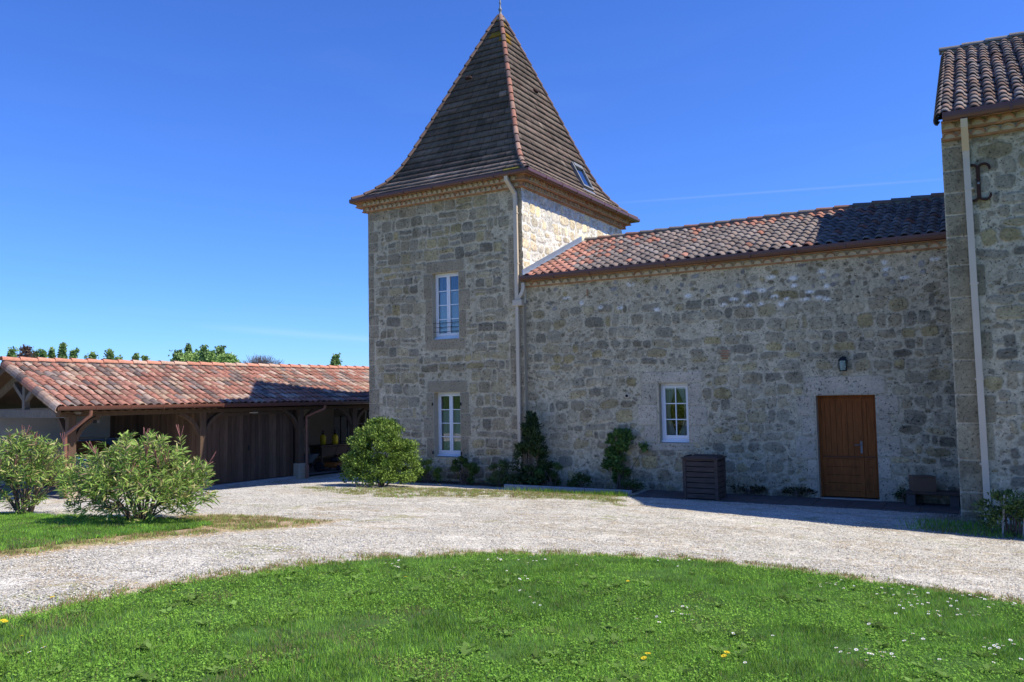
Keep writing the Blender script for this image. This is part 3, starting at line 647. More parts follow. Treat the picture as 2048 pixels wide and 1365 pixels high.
rq = np.random.default_rng(5); z = -.2
while z < 7.4:            # quoins
    h = rq.uniform(.26, .42); long = rq.random() < .5
    tb.append((0.0, .22 if long else .38, z, z+h)); tb.append((5.12-(.42 if long else .25), 5.12, z, z+h)); z += h
tb = [q+((.37, .30, .195),) for q in tb]
stone_wall('front_wall', (TX, 0, 0), (1, 0, 0), (0, -1, 0), 5.12, -.5, 7.62, [(T(wu[0]), T(wu[1]), wu[2], wu[3]), (T(wl[0]), T(wl[1]), wl[2], wl[3])], 21, tw, 'coursed', blocks=tb)
stone_wall('side_wall', (0, 0, 0), (0, 1, 0), (1, 0, 0), 6.55, 4.6, 7.62, [], 41, tw, 'rubble', step=.02, mortar=(.82, .78, .66), bright=2.4, fade=.45)  # mortar and stones lightened: strong sunlight put into the wall colour
b = MB(); b.box((TX+.02, 6.5, -.5), (-.02, 6.55, 7.62)); b.box((TX, .02, -.5), (TX+.05, 6.5, 7.62)); b.box((-.06, .03, -.5), (-.02, 6.5, 4.62)); b.box((TX+.05, .3, 7.5), (-.06, 6.5, 7.6)); b.build('rear_wall', M_['dressed'], tw); b = MB(); b.box((-.062, .012, -.5), (-.001, .6, 4.9)); b.build('return_wall', M_['dressed'], tw)
for q, nm in ((wu, 'u'), (wl, 'l')): reveals(q[0], q[1], q[2], q[3], 0, .5, tw)
window(tw, wu[0], wu[1], wu[2]+.05, wu[3], .16, 4, curtain=[(wu[0]+.05, wu[1]-.05, wu[2]+.1, wu[3]-.5, 0)], label='white upper casement window with curtains and thin rail bars')
window(tw, wl[0], wl[1], wl[2]+.05, wl[3], .20, 4, curtain=[(wl[0]+.05, wl[1]-.05, wl[2]+.1, wl[3]-.48, 0)], label='white ground floor casement window of the tower')
for q in (wu, wl): room(q[0]-.17, q[1]+.17, q[2]-.17, q[3]+.17, .45, .9, tw)
for zz in (4.0, 4.12, 4.24):
    b = MB(); b.tube([(wu[0]-.01, .03, zz), (wu[1]+.01, .03, zz)], .008, 6); b.build('rail_bar', M_['black'], tw)
for zz, xx in ((2.05, wl[0]-.03), (.75, wl[0]-.03), (2.05, wl[1]+.03), (.75, wl[1]+.03)):
    b = MB(); b.box((xx-.012, -.045, zz-.04), (xx+.012, .02, zz+.04)); b.build('shutter_hinge', M_['black'], tw)
cornice(tw, (TX, 0), (0, 0), (0, -1), 7.58, 2, seed=1, first=.02)
cornice(tw, (0, 0), (0, 6.55), (1, 0), 7.58, 2, seed=2, first=.02)
cornice(tw, (0, 6.55), (TX, 6.55), (0, 1), 7.58, 2, seed=3, first=.02)
cornice(tw, (TX, 6.55), (TX, 0), (-1, 0), 7.58, 2, seed=4, first=.02)
for cx_, cy_, sx, sy in ((0, 0, 1, -1), (TX, 0, -1, -1), (0, 6.55, 1, 1), (TX, 6.55, -1, 1)):
    b = MB()              # corner fillers of the cornice
    for k in range(2):
        e = .10+.13*k+.02; z_ = 7.58+.13*k
        b.box((min(cx_, cx_+sx*e), min(cy_, cy_+sy*e), z_), (max(cx_, cx_+sx*e), max(cy_, cy_+sy*e), z_+.03)); e -= .02
        b.box((min(cx_, cx_+sx*e), min(cy_, cy_+sy*e), z_+.032), (max(cx_, cx_+sx*e), max(cy_, cy_+sy*e), z_+.128))
    e = .31; b.box((min(cx_, cx_+sx*e), min(cy_, cy_+sy*e), 7.84), (max(cx_, cx_+sx*e), max(cy_, cy_+sy*e), 7.862)); b.build('corner_brick', M_['brick'], tw)
CX, CY, HX, HY = -2.50, 3.27, 2.87, 3.62
PRO = [(1.0, 7.90), (.95, 7.99), (.87, 8.19), (.77, 8.53), (.705, 8.85), (.65, 9.20), (.60, 9.57), (.5, 10.33), (.3, 11.87), (.1, 13.40), (.012, 14.05)]
def prof_at(L):
    acc = 0; R_ = [(a*HY, z) for a, z in PRO]; 
    seg = [math.hypot(R_[i+1][0]-R_[i][0], R_[i+1][1]-R_[i][1]) for i in range(len(R_)-1)]; tot = sum(seg); t = L*tot
    for i, s_ in enumerate(seg):
        if t <= s_ or i == len(seg)-1: f = min(t/s_, 1); return PRO[i][0]+(PRO[i+1][0]-PRO[i][0])*f, PRO[i][1]+(PRO[i+1][1]-PRO[i][1])*f
        t -= s_
NC = 30; rt = np.random.default_rng(12)
def roof_face(k, parent):
    """k: 0 front, 1 right, 2 back, 3 left; staggered flat tiles, one quad slab each"""
    V = []; Fa = []; Cc = []; d = [(0, -1), (1, 0), (0, 1), (-1, 0)][k]; half = HX if k % 2 == 0 else HY; dist = HY if k % 2 == 0 else HX; tg = (-d[1], d[0])
    for i in range(NC):
        s0, z0_ = prof_at(i/NC); s1, z1_ = prof_at((i+1.06)/NC if i < NC-1 else 1.0); w_ = 2*half*s0; n = max(1, int(round(w_/.26))); off = (i % 2)*.5
        # outward normal of this course
        nn = np.array((dist*(s0-s1), z0_-z1_)); L_ = np.hypot(*nn); out = (z1_-z0_)/L_; upn = dist*(s0-s1)/L_; lift = .052
        edges = [0]+[min(max((q+off)/n, 0), 1) for q in range(0 if off else 1, n)]+[1]; edges = sorted(set(edges))
        cb = rt.uniform(.85, 1.12)
        for a, b_ in zip(edges[:-1], edges[1:]):
            li = lift+rt.normal(0, .005)+.03*float(fnoise((a-.5)*w_+k*5, i*.33, 1.4, 66)-.5); g = .004/w_; vv = []
            for (e, s_, z_, l_) in ((a+g, s0, z0_, li), (b_-g, s0, z0_, li), (b_-g, s1, z1_, .006), (a+g, s1, z1_, .006), (a+g, s0, z0_, 0), (b_-g, s0, z0_, 0)):
                t_ = (e-.5)*2*half*s_; ds = dist*s_+out*l_; vv.append((CX+d[0]*ds+tg[0]*t_, CY+d[1]*ds+tg[1]*t_, z_+upn*l_))
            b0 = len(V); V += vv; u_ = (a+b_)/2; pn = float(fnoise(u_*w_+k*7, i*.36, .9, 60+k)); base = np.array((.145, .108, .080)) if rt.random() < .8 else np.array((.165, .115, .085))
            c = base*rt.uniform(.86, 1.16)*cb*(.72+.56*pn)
            if k == 1: c = c*1.12+.008  # right face lightened: sunlight painted into its tiles
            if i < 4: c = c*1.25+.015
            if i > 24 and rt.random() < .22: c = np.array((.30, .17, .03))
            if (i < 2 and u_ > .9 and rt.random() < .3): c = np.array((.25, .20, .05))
            if rt.random() < .012: c = c*1.8
            Cc += [c]*4+[c*.25]*2; Fa += [(b0, b0+1, b0+2, b0+3), (b0+4, b0+5, b0+1, b0)]  # lip front darkened: shadow line of each course painted in
    # underlay closing the gaps
    P = [prof_at(i/NC) for i in range(NC+1)]
    for i in range(NC):
        b0 = len(V)
        for e, (s_, z_) in ((-1, P[i]), (1, P[i]), (1, P[i+1]), (-1, P[i+1])):
            t_ = e*half*s_; ds = dist*s_-.004; V.append((CX+d[0]*ds+tg[0]*t_, CY+d[1]*ds+tg[1]*t_, z_-.004)); Cc.append(np.array((.03, .025, .022)))
        Fa.append((b0, b0+1, b0+2, b0+3))
    return V, Fa, Cc
V = []; Fa = []; Cc = []
for k in range(4):
    v, f, c = roof_face(k, tw); b0 = len(V); V += v; Fa += [tuple(q+b0 for q in ff) for ff in f]; Cc += c
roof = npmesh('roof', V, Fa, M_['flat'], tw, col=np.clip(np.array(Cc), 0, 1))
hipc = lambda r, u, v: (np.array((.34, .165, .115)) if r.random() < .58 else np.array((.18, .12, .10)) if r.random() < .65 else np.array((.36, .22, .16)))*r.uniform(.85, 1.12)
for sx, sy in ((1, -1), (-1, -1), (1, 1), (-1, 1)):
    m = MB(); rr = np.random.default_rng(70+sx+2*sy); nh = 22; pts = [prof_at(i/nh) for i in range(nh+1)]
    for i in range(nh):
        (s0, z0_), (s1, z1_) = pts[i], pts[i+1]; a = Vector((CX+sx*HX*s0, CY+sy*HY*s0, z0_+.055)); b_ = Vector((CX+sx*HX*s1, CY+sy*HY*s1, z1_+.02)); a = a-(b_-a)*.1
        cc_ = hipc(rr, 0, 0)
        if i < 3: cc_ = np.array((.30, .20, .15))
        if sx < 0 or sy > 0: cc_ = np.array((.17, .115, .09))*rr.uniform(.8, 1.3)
        m.col = tuple(cc_); R0 = .078
        prof = [(R0*math.cos(t), R0*.9*math.sin(t)) for t in np.linspace(-.35, math.pi+.35, 9)]+[((R0-.018)*math.cos(t), (R0*.9-.018)*math.sin(t)) for t in np.linspace(math.pi+.35, -.35, 9)]
        m.sweep(prof, [a, b_], up=(sx*.6, sy*.6, .5), scale=[1, .85])
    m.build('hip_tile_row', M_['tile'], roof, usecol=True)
b = MB(); b.lathe([(.17, 13.86), (.15, 13.98), (.09, 14.02), (.085, 14.10), (.05, 14.14), (.035, 14.22), (.055, 14.26), (.055, 14.30), (.03, 14.34), (.022, 14.46), (.04, 14.50), (.022, 14.54), (.016, 14.75), (.01, 15.3)], (CX, CY, 0), 14); b.build('finial', M_['finial'], roof)
# skylight on the right face
def rface(y, s): return None
def skylight():
    zc0, zc1 = 8.52, 9.32
    def sx_at(z_):
        for (a, za), (b_, zb) in zip(PRO[:-1], PRO[1:]):
            if za <= z_ <= zb: return a+(b_-a)*(z_-za)/(zb-za)
    x0_ = CX+HX*sx_at(zc0); x1_ = CX+HX*sx_at(zc1); P0 = Vector((x0_, 0, zc0)); P1 = Vector((x1_, 0, zc1)); up = (P1-P0).normalized(); n = Vector((up.z, 0, -up.x)); y0_, y1_ = 4.20, 4.95
    def fr(m, ya, yb, a, b_, l0, l1):
        vs = []
        for l_ in (l0, l1):
            for (yy, t) in ((ya, a), (yb, a), (yb, b_), (ya, b_)): q = P0+(P1-P0)*t+n*l_; vs.append((q.x, yy, q.z))
        m.add(vs, [(0, 1, 2, 3)[::-1], (4, 5, 6, 7), (0, 1, 5, 4), (1, 2, 6, 5), (2, 3, 7, 6), (3, 0, 4, 7)])
    m = MB(); fr(m, y0_, y0_+.07, 0, 1, -.05, .10); fr(m, y1_-.07, y1_, 0, 1, -.05, .10); fr(m, y0_+.07, y1_-.07, 0, .07, -.05, .10); fr(m, y0_+.07, y1_-.07, .86, 1, -.05, .12)
    root = m.build('skylight', M_['finial'], roof); m = MB(); fr(m, y0_+.07, y1_-.07, .07, .86, .04, .06); m.build('pane', M_['skyglass'], root); m = MB(); fr(m, y0_+.07, y1_-.07, .07, .86, -.04, -.02); m.build('blind', M_['curtain'], root)
    m = MB(); fr(m, y0_-.05, y1_+.05, -.16, -.01, .035, .05); m.build('apron_flashing', M_['zinc'], root)
skylight()
for (vx, vz, kk) in (((-2.95, 11.78, 0)), ((0, 11.55, 1))):
    b = MB(); s_ = [a_+(b_-a_)*(vz-za)/(zb-za) for (a_, za), (b_, zb) in zip(PRO[:-1], PRO[1:]) if za <= vz <= zb][0]
    if kk == 0: c_ = (vx, CY-HY*s_, vz)
    else: c_ = (CX+HX*s_, 3.6, vz)
    b.bbox((c_[0]-.11, c_[1]-.11, c_[2]-.03), (c_[0]+.11, c_[1]+.11, c_[2]+.07), .03); b.build('vent_tile', M_['rust'], roof)
gx0, gx1, gy0, gy1, gz = CX-HX-.05, CX+HX+.05, CY-HY-.05, CY+HY+.05, 7.875
gutter([(gx0, gy0, gz), (gx1, gy0, gz), (gx1, gy1, gz), (gx0, gy1, gz), (gx0, gy0, gz)], tw)
b = MB(); b.sweep(RECT(.1, .07), [(-.22, gy0+.02, 7.83), (-.22, gy0+.04, 7.72), (-.14, -.10, 7.42), (-.14, -.075, 7.3), (-.14, -.075, 4.72), (-.14, -.075, 4.6)], up=(0, -1, .001)); dp = b.build('downpipe', M_['pipe'], tw)
b = MB(); b.sweep(RECT(.085, .07), [(-.14, -.075, 4.55), (-.14, -.075, 0.0)], up=(0, -1, .001)); b.build('lower_pipe', M_['pipe'], dp)
b = MB(); b.bbox((-.25, -.14, 4.52), (.02, -.02, 4.68), .012); b.build('collector_box', M_['pipe'], dp)
b = MB(); b.sweep(RECT(.09, .06), [(.04, -.06, 5.10), (.05, -.07, 4.98), (.02, -.075, 4.86), (-.07, -.075, 4.74), (-.08, -.075, 4.66)], up=(0, -1, .001)); b.build('pipe_elbow', M_['pipe'], dp)
for zz in (6.9, 5.6, 3.4, 1.8):
    b = MB(); b.box((-.20, -.118, zz), (-.08, -.004, zz+.03)); b.build('pipe_clip', M_['pipe'], dp)
# ---- wing
wg = empty('stone_house_wing', (4.7, .3, 0), 0, 'long low stone house wing with wooden door, small white window and canal tile roof', 'house')
wg_loc = Vector((4.7, .3, 0))
WY = .14; w0 = (3.49, 4.18, 1.11, 2.47); d0 = (6.94, 8.08, .03, 2.15)
wb = [(3.05, 4.55, 2.47, 2.75), (3.05, 3.44, 2.0, 2.47), (2.95, 3.44, 1.5, 2.0), (3.1, 3.44, 1.1, 1.5), (4.13, 4.5, 1.95, 2.47), (4.13, 4.62, 1.5, 1.95), (4.13, 4.45, 1.1, 1.5), (3.25, 4.3, .92, 1.1),
      (6.70, 8.30, 2.15, 2.55), (6.55, 6.92, 1.72, 2.15), (6.62, 6.92, 1.3, 1.72), (6.48, 6.92, .82, 1.3), (6.7, 6.92, .4, .82), (6.72, 6.92, 0, .4), (8.07, 8.52, 1.75, 2.15), (8.07, 8.36, 1.35, 1.75), (8.07, 8.52, .9, 1.35), (8.07, 8.33, .45, .9), (8.07, 8.42, 0, .45)]
wb = [q+((.55, .46, .33),) for q in wb]
wall = stone_wall('front_wall', (0, WY, 0), (1, 0, 0), (0, -1, 0), 9.6, -.3, 5.06, [w0, d0], 63, wg, 'rubble', blocks=wb, topband=4.15, mortar=(.54, .455, .305), fade=.36)
b = MB(); b.box((0.02, WY+.3, -.3), (9.6, WY+.35, 5.2)); b.box((.02, 6.9, -.3), (9.6, 7., 5.2)); bw = b.build('rear_wall', M_['dressed'], wg)
# openings through the inner leaf are closed by the rooms, so the inner leaf is lowered to strips
bpy.data.objects.remove(bw)
b = MB(); b.box((.02, 6.9, -.3), (9.6, 7., 5.2)); b.build('rear_wall', M_['plaster'], wg)
reveals(*w0, WY, .45, wg); reveals(*d0, WY, .45, wg, 'door_surround')
window(wg, w0[0], w0[1], w0[2]+.05, w0[3], WY+.16, 3, casements=1, cols=2, curtain=[(w0[0]+.04, w0[0]+.36, w0[2]+.08, w0[3]-.04, 1), (w0[1]-.38, w0[1]-.04, w0[2]+.08, w0[3]-.04, -1)], label='small white six pane window of the wing')
room(w0[0]-.17, w0[1]+.17, w0[2]-.17, w0[3]+.17, WY+.42, .9, wg)
# door: wide leaf and narrow side leaf, planked
y0 = WY+.20; xa, xb, xc = d0[0], 7.80, d0[1]
b = MB(); fr = .05
b.box((xa, y0, d0[2]), (xa+fr, y0+.07, d0[3])); b.box((xc-fr, y0, d0[2]), (xc, y0+.07, d0[3])); b.box((xa+fr, y0, d0[3]-fr), (xc-fr, y0+.07, d0[3]))
door = b.build('door', M_['door'], wg)
def leaf(nm, a, c, lines):
    b = MB(); st = .075; yb = y0+.01; z0_, z1_ = d0[2]+.02, d0[3]-.055; zm = z0_+.78
    b.box((a, yb-.01, z0_), (a+st, yb+.04, z1_)); b.box((c-st, yb-.01, z0_), (c, yb+.04, z1_)); b.box((a+st, yb-.012, z1_-st), (c-st, yb+.04, z1_)); b.box((a+st, yb-.012, zm), (c-st, yb+.04, zm+.07)); b.box((a+st, yb-.012, z0_), (c-st, yb+.04, z0_+.11))
    lf = b.build(nm, M_['door'], door)
    b = MB(); n = max(1, int((c-a-2*st)/.095)); wdt = (c-a-2*st)/n
    for i in range(n): b.box((a+st+i*wdt+.003, yb+.006, zm+.07), (a+st+(i+1)*wdt-.003, yb+.03, z1_-st))
    b.build('plank_panel', M_['door'], lf)
    b = MB(); nb = 4; hh = (zm-z0_-.11)/nb
    for i in range(nb): b.box((a+st, yb-.002, z0_+.11+i*hh+.004), (c-st, yb+.03, z0_+.11+(i+1)*hh-.004))
    b.build('lower_panel', M_['door'], lf)
    b = MB(); b.box((a+.01, yb-.03, zm+.03), (c-.01, yb-.012, zm+.055)); b.build('moulding', M_['doordark'], lf)
    b = MB(); b.box((a+st, yb+.032, z0_+.1), (c-st, yb+.04, z1_-st)); b.build('backing', M_['doordark'], lf); return lf
leaf('main_leaf', xa+fr+.004, xb-.003, 0); leaf('side_leaf', xb+.003, xc-fr-.004, 0)
b = MB(); b.box((xb-.06, y0-.012, .95), (xb-.02, y0-.002, 1.20)); b.tube([(xb-.04, y0-.012, 1.12), (xb-.04, y0-.06, 1.12), (xb-.16, y0-.06, 1.12)], .010, 8); b.build('handle', M_['finial'], door)
b = MB(); b.box((d0[0]-.05, WY-.06, -.05), (d0[1]+.05, WY+.28, .02)); b.build('threshold', M_['concrete'], wg)
WR0 = (.06, -.03, 5.25); WR1 = (9.62, -.03, 5.27); WRR0 = (.06, 3.47, 6.65); WRR1 = (9.62, 3.47, 6.67)
def wingcol(r, u, v):
    left = max(0, 1-u*4.2); t = max(0, (v-.80)*4)*.9
    q = r.random()
    if q < .9*left+.06+t*.8: return np.array(RED[r.integers(4)])*r.uniform(.9, 1.2)*(1.0 if u < .15 else .85)
    return np.array(((.20, .165, .145), (.235, .20, .18), (.17, .14, .125), (.25, .195, .165))[r.integers(4)])*r.uniform(.85, 1.15)
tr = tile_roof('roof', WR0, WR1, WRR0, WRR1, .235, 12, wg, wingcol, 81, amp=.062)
b = MB(); b.add([(.04, .05, 5.23), (9.62, .05, 5.25), (9.62, 3.47, 6.655), (.04, 3.47, 6.635), (9.62, 7.3, 5.1), (.04, 7.3, 5.1)], [(0, 1, 2, 3), (3, 2, 4, 5)]); b.build('roof_deck', M_['wood'], tr)
ridge_tiles('ridge_tile_row', (.2, 3.49, 6.69), (9.6, 3.49, 6.71), tr, lambda r, u, v: (np.array((.26, .15, .11)) if r.random() < .35 else np.array((.20, .175, .15)))*r.uniform(.85, 1.15), 82, r0=.11, ln=.42)
cornice(wg, (.0, WY), (9.6, WY), (0, -1), 5.00, 1, pitch=.215, seed=8, first=.0)
gutter([(.0, -.12, 5.20), (9.6, -.12, 5.215)], wg, wd=.13, ht=.12)
b = MB(); b.add([(.012, -.06, 5.30), (.012, 3.47, 6.72), (.012, 3.47, 6.86), (.012, -.06, 5.44), (.03, -.06, 5.30), (.03, 3.47, 6.72), (.03, 3.47, 6.86), (.03, -.06, 5.44), (.14, -.06, 5.32), (.14, 3.47, 6.74)], [(0, 1, 2, 3), (7, 6, 5, 4), (3, 2, 6, 7), (0, 3, 7, 4), (4, 5, 9, 8)]); b.build('flashing', M_['zinc'], wg)
b = MB(); b.col = (1, 1, 1); b.sweep([(.058*math.cos(t), .058*math.sin(t)) for t in np.linspace(0, 2*math.pi, 24, endpoint=False)], [(2.70, WY-.03, 2.20), (2.70, WY+.02, 2.20)], up=(0, 0, 1), smooth=False); vt = b.build('vent_cover', M_['pipe'], wg)
b = MB(); b.sweep([(.036*math.cos(t), .036*math.sin(t)) for t in np.linspace(0, 2*math.pi, 24, endpoint=False)], [(2.70, WY-.034, 2.20), (2.70, WY-.028, 2.20)]); b.build('vent_opening', M_['dark'], vt)
bi = onx(1450, 708, WY)
for i in range(4):
    b = MB(); b.bbox((bi[0]-.07+rq.uniform(-.02, .02), WY-.028, bi[2]-.12+i*.055), (bi[0]+.08+rq.uniform(-.03, .02), WY+.01, bi[2]-.085+i*.055), .004); b.build('brick_infill', M_['brick'], wg)
bi = onx(1175, 585, WY); b = MB(); b.bbox((bi[0]-.02, WY-.028, bi[2]-.09), (bi[0]+.02, WY+.01, bi[2]+.07), .004); b.build('brick_infill', M_['brick'], wg)
# ---- right-hand farmhouse
fh = empty('farmhouse', (13.5, -2, 0), 0, 'tall stone farmhouse at the right edge with iron wall tie and tiled roof', 'house')
FX, FY = 9.57, -2.10
fb = []; z = -.3; rq = np.random.default_rng(15)
while z < 6.5:
    h = rq.uniform(.30, .62); lw = rq.uniform(.3, .62); fb.append((0.0, lw, z, min(z+h, 6.52), tuple(np.array((.35, .29, .18))*rq.uniform(.82, 1.12)))); z += h
stone_wall('front_wall', (FX, FY, 0), (1, 0, 0), (0, -1, 0), 4.2, -.4, 6.58, [], 91, fh, 'rubble', step=.014, blocks=fb, mortar=(.56, .475, .32), fade=.25)
b = MB(); b.box((FX+.01, FY+.03, -.4), (FX+.3, 9, 6.58)); b.box((FX+4.2, FY+.02, -.4), (FX+9, FY+.3, 6.58)); b.box((FX+.3, 8.7, -.4), (FX+9, 9, 6.58))
b.add([(FX+.01, FY+.1, 6.58), (FX+.3, FY+.1, 6.58), (FX+.01, 9, 6.58), (FX+.3, 9, 6.58), (FX+.01, 3.45, 9.9), (FX+.3, 3.45, 9.9)], [(0, 2, 4), (1, 5, 3), (0, 4, 5, 1), (2, 3, 5, 4)]); b.build('gable_wall', M_['plaster'], fh)
E0 = (9.58, -2.50, 6.84); E1 = (18.5, -2.52, 6.80); G0 = (9.58, 3.42, 10.07); G1 = (18.5, 3.42, 10.05)
fcol = lambda r, u, v: np.array(((.20, .165, .145), (.24, .20, .175), (.16, .13, .115), (.29, .20, .155), (.22, .15, .115))[r.integers(5)])*r.uniform(.82, 1.18)*(1.0 if r.random() > .04 else 1.5)
fr_ = tile_roof('roof', E0, E1, G0, G1, .218, 20, fh, fcol, 101, amp=.075)
b = MB(); b.add([(9.56, -2.45, 6.80), (18.5, -2.45, 6.79), (18.5, 3.42, 10.03), (9.56, 3.42, 10.03), (18.5, 9.3, 6.7), (9.45, 9.3, 6.7)], [(0, 1, 2, 3), (3, 2, 4, 5)]); b.build('roof_deck', M_['wood'], fr_)
ridge_tiles('ridge_tile_row', (9.5, 3.44, 10.10), (18.4, 3.44, 10.10), fr_, lambda r, u, v: np.array((.24, .21, .18))*r.uniform(.85, 1.15), 102, r0=.13, ln=.45)
m = MB(); rr = np.random.default_rng(103); n = 20       # verge tiles
for i in range(n):
    a = Vector(E0)+(Vector(G0)-Vector(E0))*((i-.15)/n); b_ = Vector(E0)+(Vector(G0)-Vector(E0))*((i+1)/n); m.col = tuple(fcol(rr, 0, 0)*.9); up = Vector((-1, 0, .25))
    m.sweep([(.11*math.cos(t), .07*math.sin(t)) for t in np.linspace(-.2, math.pi+.2, 8)]+[(.095*math.cos(t), .055*math.sin(t)) for t in np.linspace(math.pi+.2, -.2, 8)], [a+Vector((-.03, 0, -.03)), b_+Vector((0.0, 0, -.06))], up=up)
m.build('verge_tile_row', M_['tile'], fr_, usecol=True)
cornice(fh, (FX+.02, FY), (FX+6, FY), (0, -1), 6.50, 2, pitch=.215, seed=9, first=.02)
gutter([(9.62, -2.60, 6.79), (18.4, -2.62, 6.80)], fh, wd=.14, ht=.13)
b = MB(); b.sweep(RECT(.10, .08), [(9.93, -2.60, 6.72), (9.93, -2.55, 6.60), (9.93, -2.19, 6.28), (9.93, -2.175, 6.15), (9.93+.03, -2.175, .25)], up=(0, -1, .001)); dp = b.build('downpipe', M_['pipe'], fh)
b = MB(); b.sweep(RECT(.11, .09), [(9.96, -2.175, .32), (9.96, -2.175, .02)], up=(0, -1, .001)); b.box((9.80, -2.30, -.02), (10.25, -2.13, .045)); b.build('pipe_shoe', M_['pipe'], dp)
for zz in (5.6, 4.0, 2.4, 1.0):
    b = MB(); b.box((9.88, -2.222, zz), (10.01, -2.105, zz+.03)); b.build('pipe_clip', M_['pipe'], dp)
# iron wall tie: two hooked arms curling both ways on a bar
ac = onx(1957, 366, FY); ax_, az_ = ac[0], ac[2]; m = MB(); yy = FY-.045
def hook(sx, sz):
    pts = [(ax_, yy, az_), (ax_+sx*.005, yy, az_+sz*.22)]
    for t in np.linspace(0, 1, 10): a = math.pi*t*1.08; pts.append((ax_+sx*(.085-.085*math.cos(a)), yy, az_+sz*(.22+.085*math.sin(a))))
    return pts
for sx in (-1, 1):
    for sz in (-1, 1): m.sweep(RECT(.038, .022), hook(sx, sz), up=(0, -1, .001), scale=[1]*11+[.7])
m.box((ax_-.03, yy-.012, az_-.26), (ax_+.03, yy+.035, az_+.26)); tie = m.build('wall_tie', M_['rust'], fh)
b = MB(); b.sweep([(.022*math.cos(t), .022*math.sin(t)) for t in np.linspace(0, 6.28, 8, endpoint=False)], [(ax_, yy-.03, az_-.02), (ax_, yy, az_-.02)]); b.build('bolt', M_['finial'], tie)
#==== PART FOUR: CARPORT ====
S3 = Vector((-9.75, 1.85, -.39)); TH = math.radians(6)
cp = empty('timber_carport', tuple(S3), -TH, 'open timber carport and garage with red canal tile roof and dark plank doors', 'carport')
# local frame of the carport: x = outward (to the yard), y = along the row of posts
def tlocal(lx, ly): return S3+Vector((lx*math.cos(TH)+ly*math.sin(TH), -lx*math.sin(TH)+ly*math.cos(TH), 0))
def gz_(lx, ly): q = tlocal(lx, ly); return float(terr(q.x, q.y))-S3.z
def shedcol(r, u, v): return pick(r, .52, .24, .24)
T0, T1 = -7.94, 9.5; EX, EZ, RX, RZ = .60, 2.56, -2.67, 3.80
tr = tile_roof('roof', (EX, T0, EZ), (EX, T1, EZ-.12), (RX, T0, RZ), (RX, T1, RZ-.10), .232, 9, cp, shedcol, 111, amp=.06)
BX = -5.94
b = MB(); b.add([(EX-.08, T0+.05, EZ-.10), (EX-.08, T1, EZ-.22), (RX, T1, RZ-.18), (RX, T0+.05, RZ-.07), (BX, T1, EZ-.1), (BX, T0+.05, EZ-.1), (EX-.08, T0+.05, EZ-.13), (EX-.08, T1, EZ-.25), (RX, T1, RZ-.21), (RX, T0+.05, RZ-.10), (BX, T1, EZ-.13), (BX, T0+.05, EZ-.13)],
      [(0, 1, 2, 3), (3, 2, 4, 5), (9, 8, 7, 6), (11, 10, 8, 9), (0, 3, 9, 6), (3, 5, 11, 9)]); b.build('roof_deck', M_['wood'], tr)
tile_roof('rear_slope', (BX, T1, EZ-.1), (BX, T0, EZ), (RX, T1, RZ-.10), (RX, T0, RZ), .232, 9, tr, shedcol, 112, amp=.06)
ridge_tiles('ridge_tile_row', (RX, T0-.02, RZ+.05), (RX, T1, RZ-.05), tr, lambda r, u, v: (np.array((.52, .24, .16)) if r.random() < .7 else np.array((.50, .33, .24)))*r.uniform(.9, 1.12), 113, r0=.12, ln=.45)
m = MB(); rr = np.random.default_rng(114); n = 10
for i in range(n):
    a = Vector((EX+(RX-EX)*((i-.15)/n), T0, EZ+(RZ-EZ)*((i-.15)/n)-.01)); b_ = Vector((EX+(RX-EX)*((i+1)/n), T0, EZ+(RZ-EZ)*((i+1)/n)-.03)); m.col = tuple(pick(rr, .5, .4, .2))
    m.sweep([(.12*math.cos(t), .08*math.sin(t)) for t in np.linspace(-.3, math.pi+.3, 8)]+[(.105*math.cos(t), .065*math.sin(t)) for t in np.linspace(math.pi+.3, -.3, 8)], [a, b_], up=(0, -.9, .4))
m.build('verge_tile_row', M_['tile'], tr, usecol=True)
g_ = gutter([(EX+.08, T0-.02, EZ-.03), (EX+.08, T1, EZ-.16)], cp, wd=.12, ht=.11)
posts = [-7.35, -3.6, 0, 2.37, 6.1]
for i, t in enumerate(posts):
    zg = gz_(0, t); sh = .50 if i < 3 else .4
    b = MB(); b.bbox((-.10, t-.10, zg+sh-.02), (.10, t+.10, 2.36), .008); p = b.build('post', M_['wood'], cp)
    b = MB(); b.bbox((-.16, t-.15, zg-.1), (.16, t+.15, zg+sh), .03); b.build('stone_base', M_['dressed'], p)
    for s_ in (-1, 1):
        if (i == 0 and s_ < 0) or i == 4: continue
        m = MB(); L_ = .62; pts = []
        for q in np.linspace(0, 1, 6): pts.append((0, t+s_*(.10+L_*q-.10*math.sin(math.pi*q)), 2.30-L_*(1-q)-.0*q+.0+.07*math.sin(math.pi*q)-.02))
        m.sweep(RECT(.10, .13), pts, up=(1, 0, .001)); m.build('brace', M_['wood'], p)
    if i == 0:
        m = MB(); m.sweep(RECT(.10, .13), [(-.08, t, 1.75), (-.35, t, 2.0), (-.62, t, 2.28)], up=(0, 1, .001)); m.build('brace', M_['wood'], p)
b = MB(); b.beam((0, T0+.25, 2.40), (0, T1, 2.33), .18, .20); b.build('wall_plate', M_['wood'], cp)
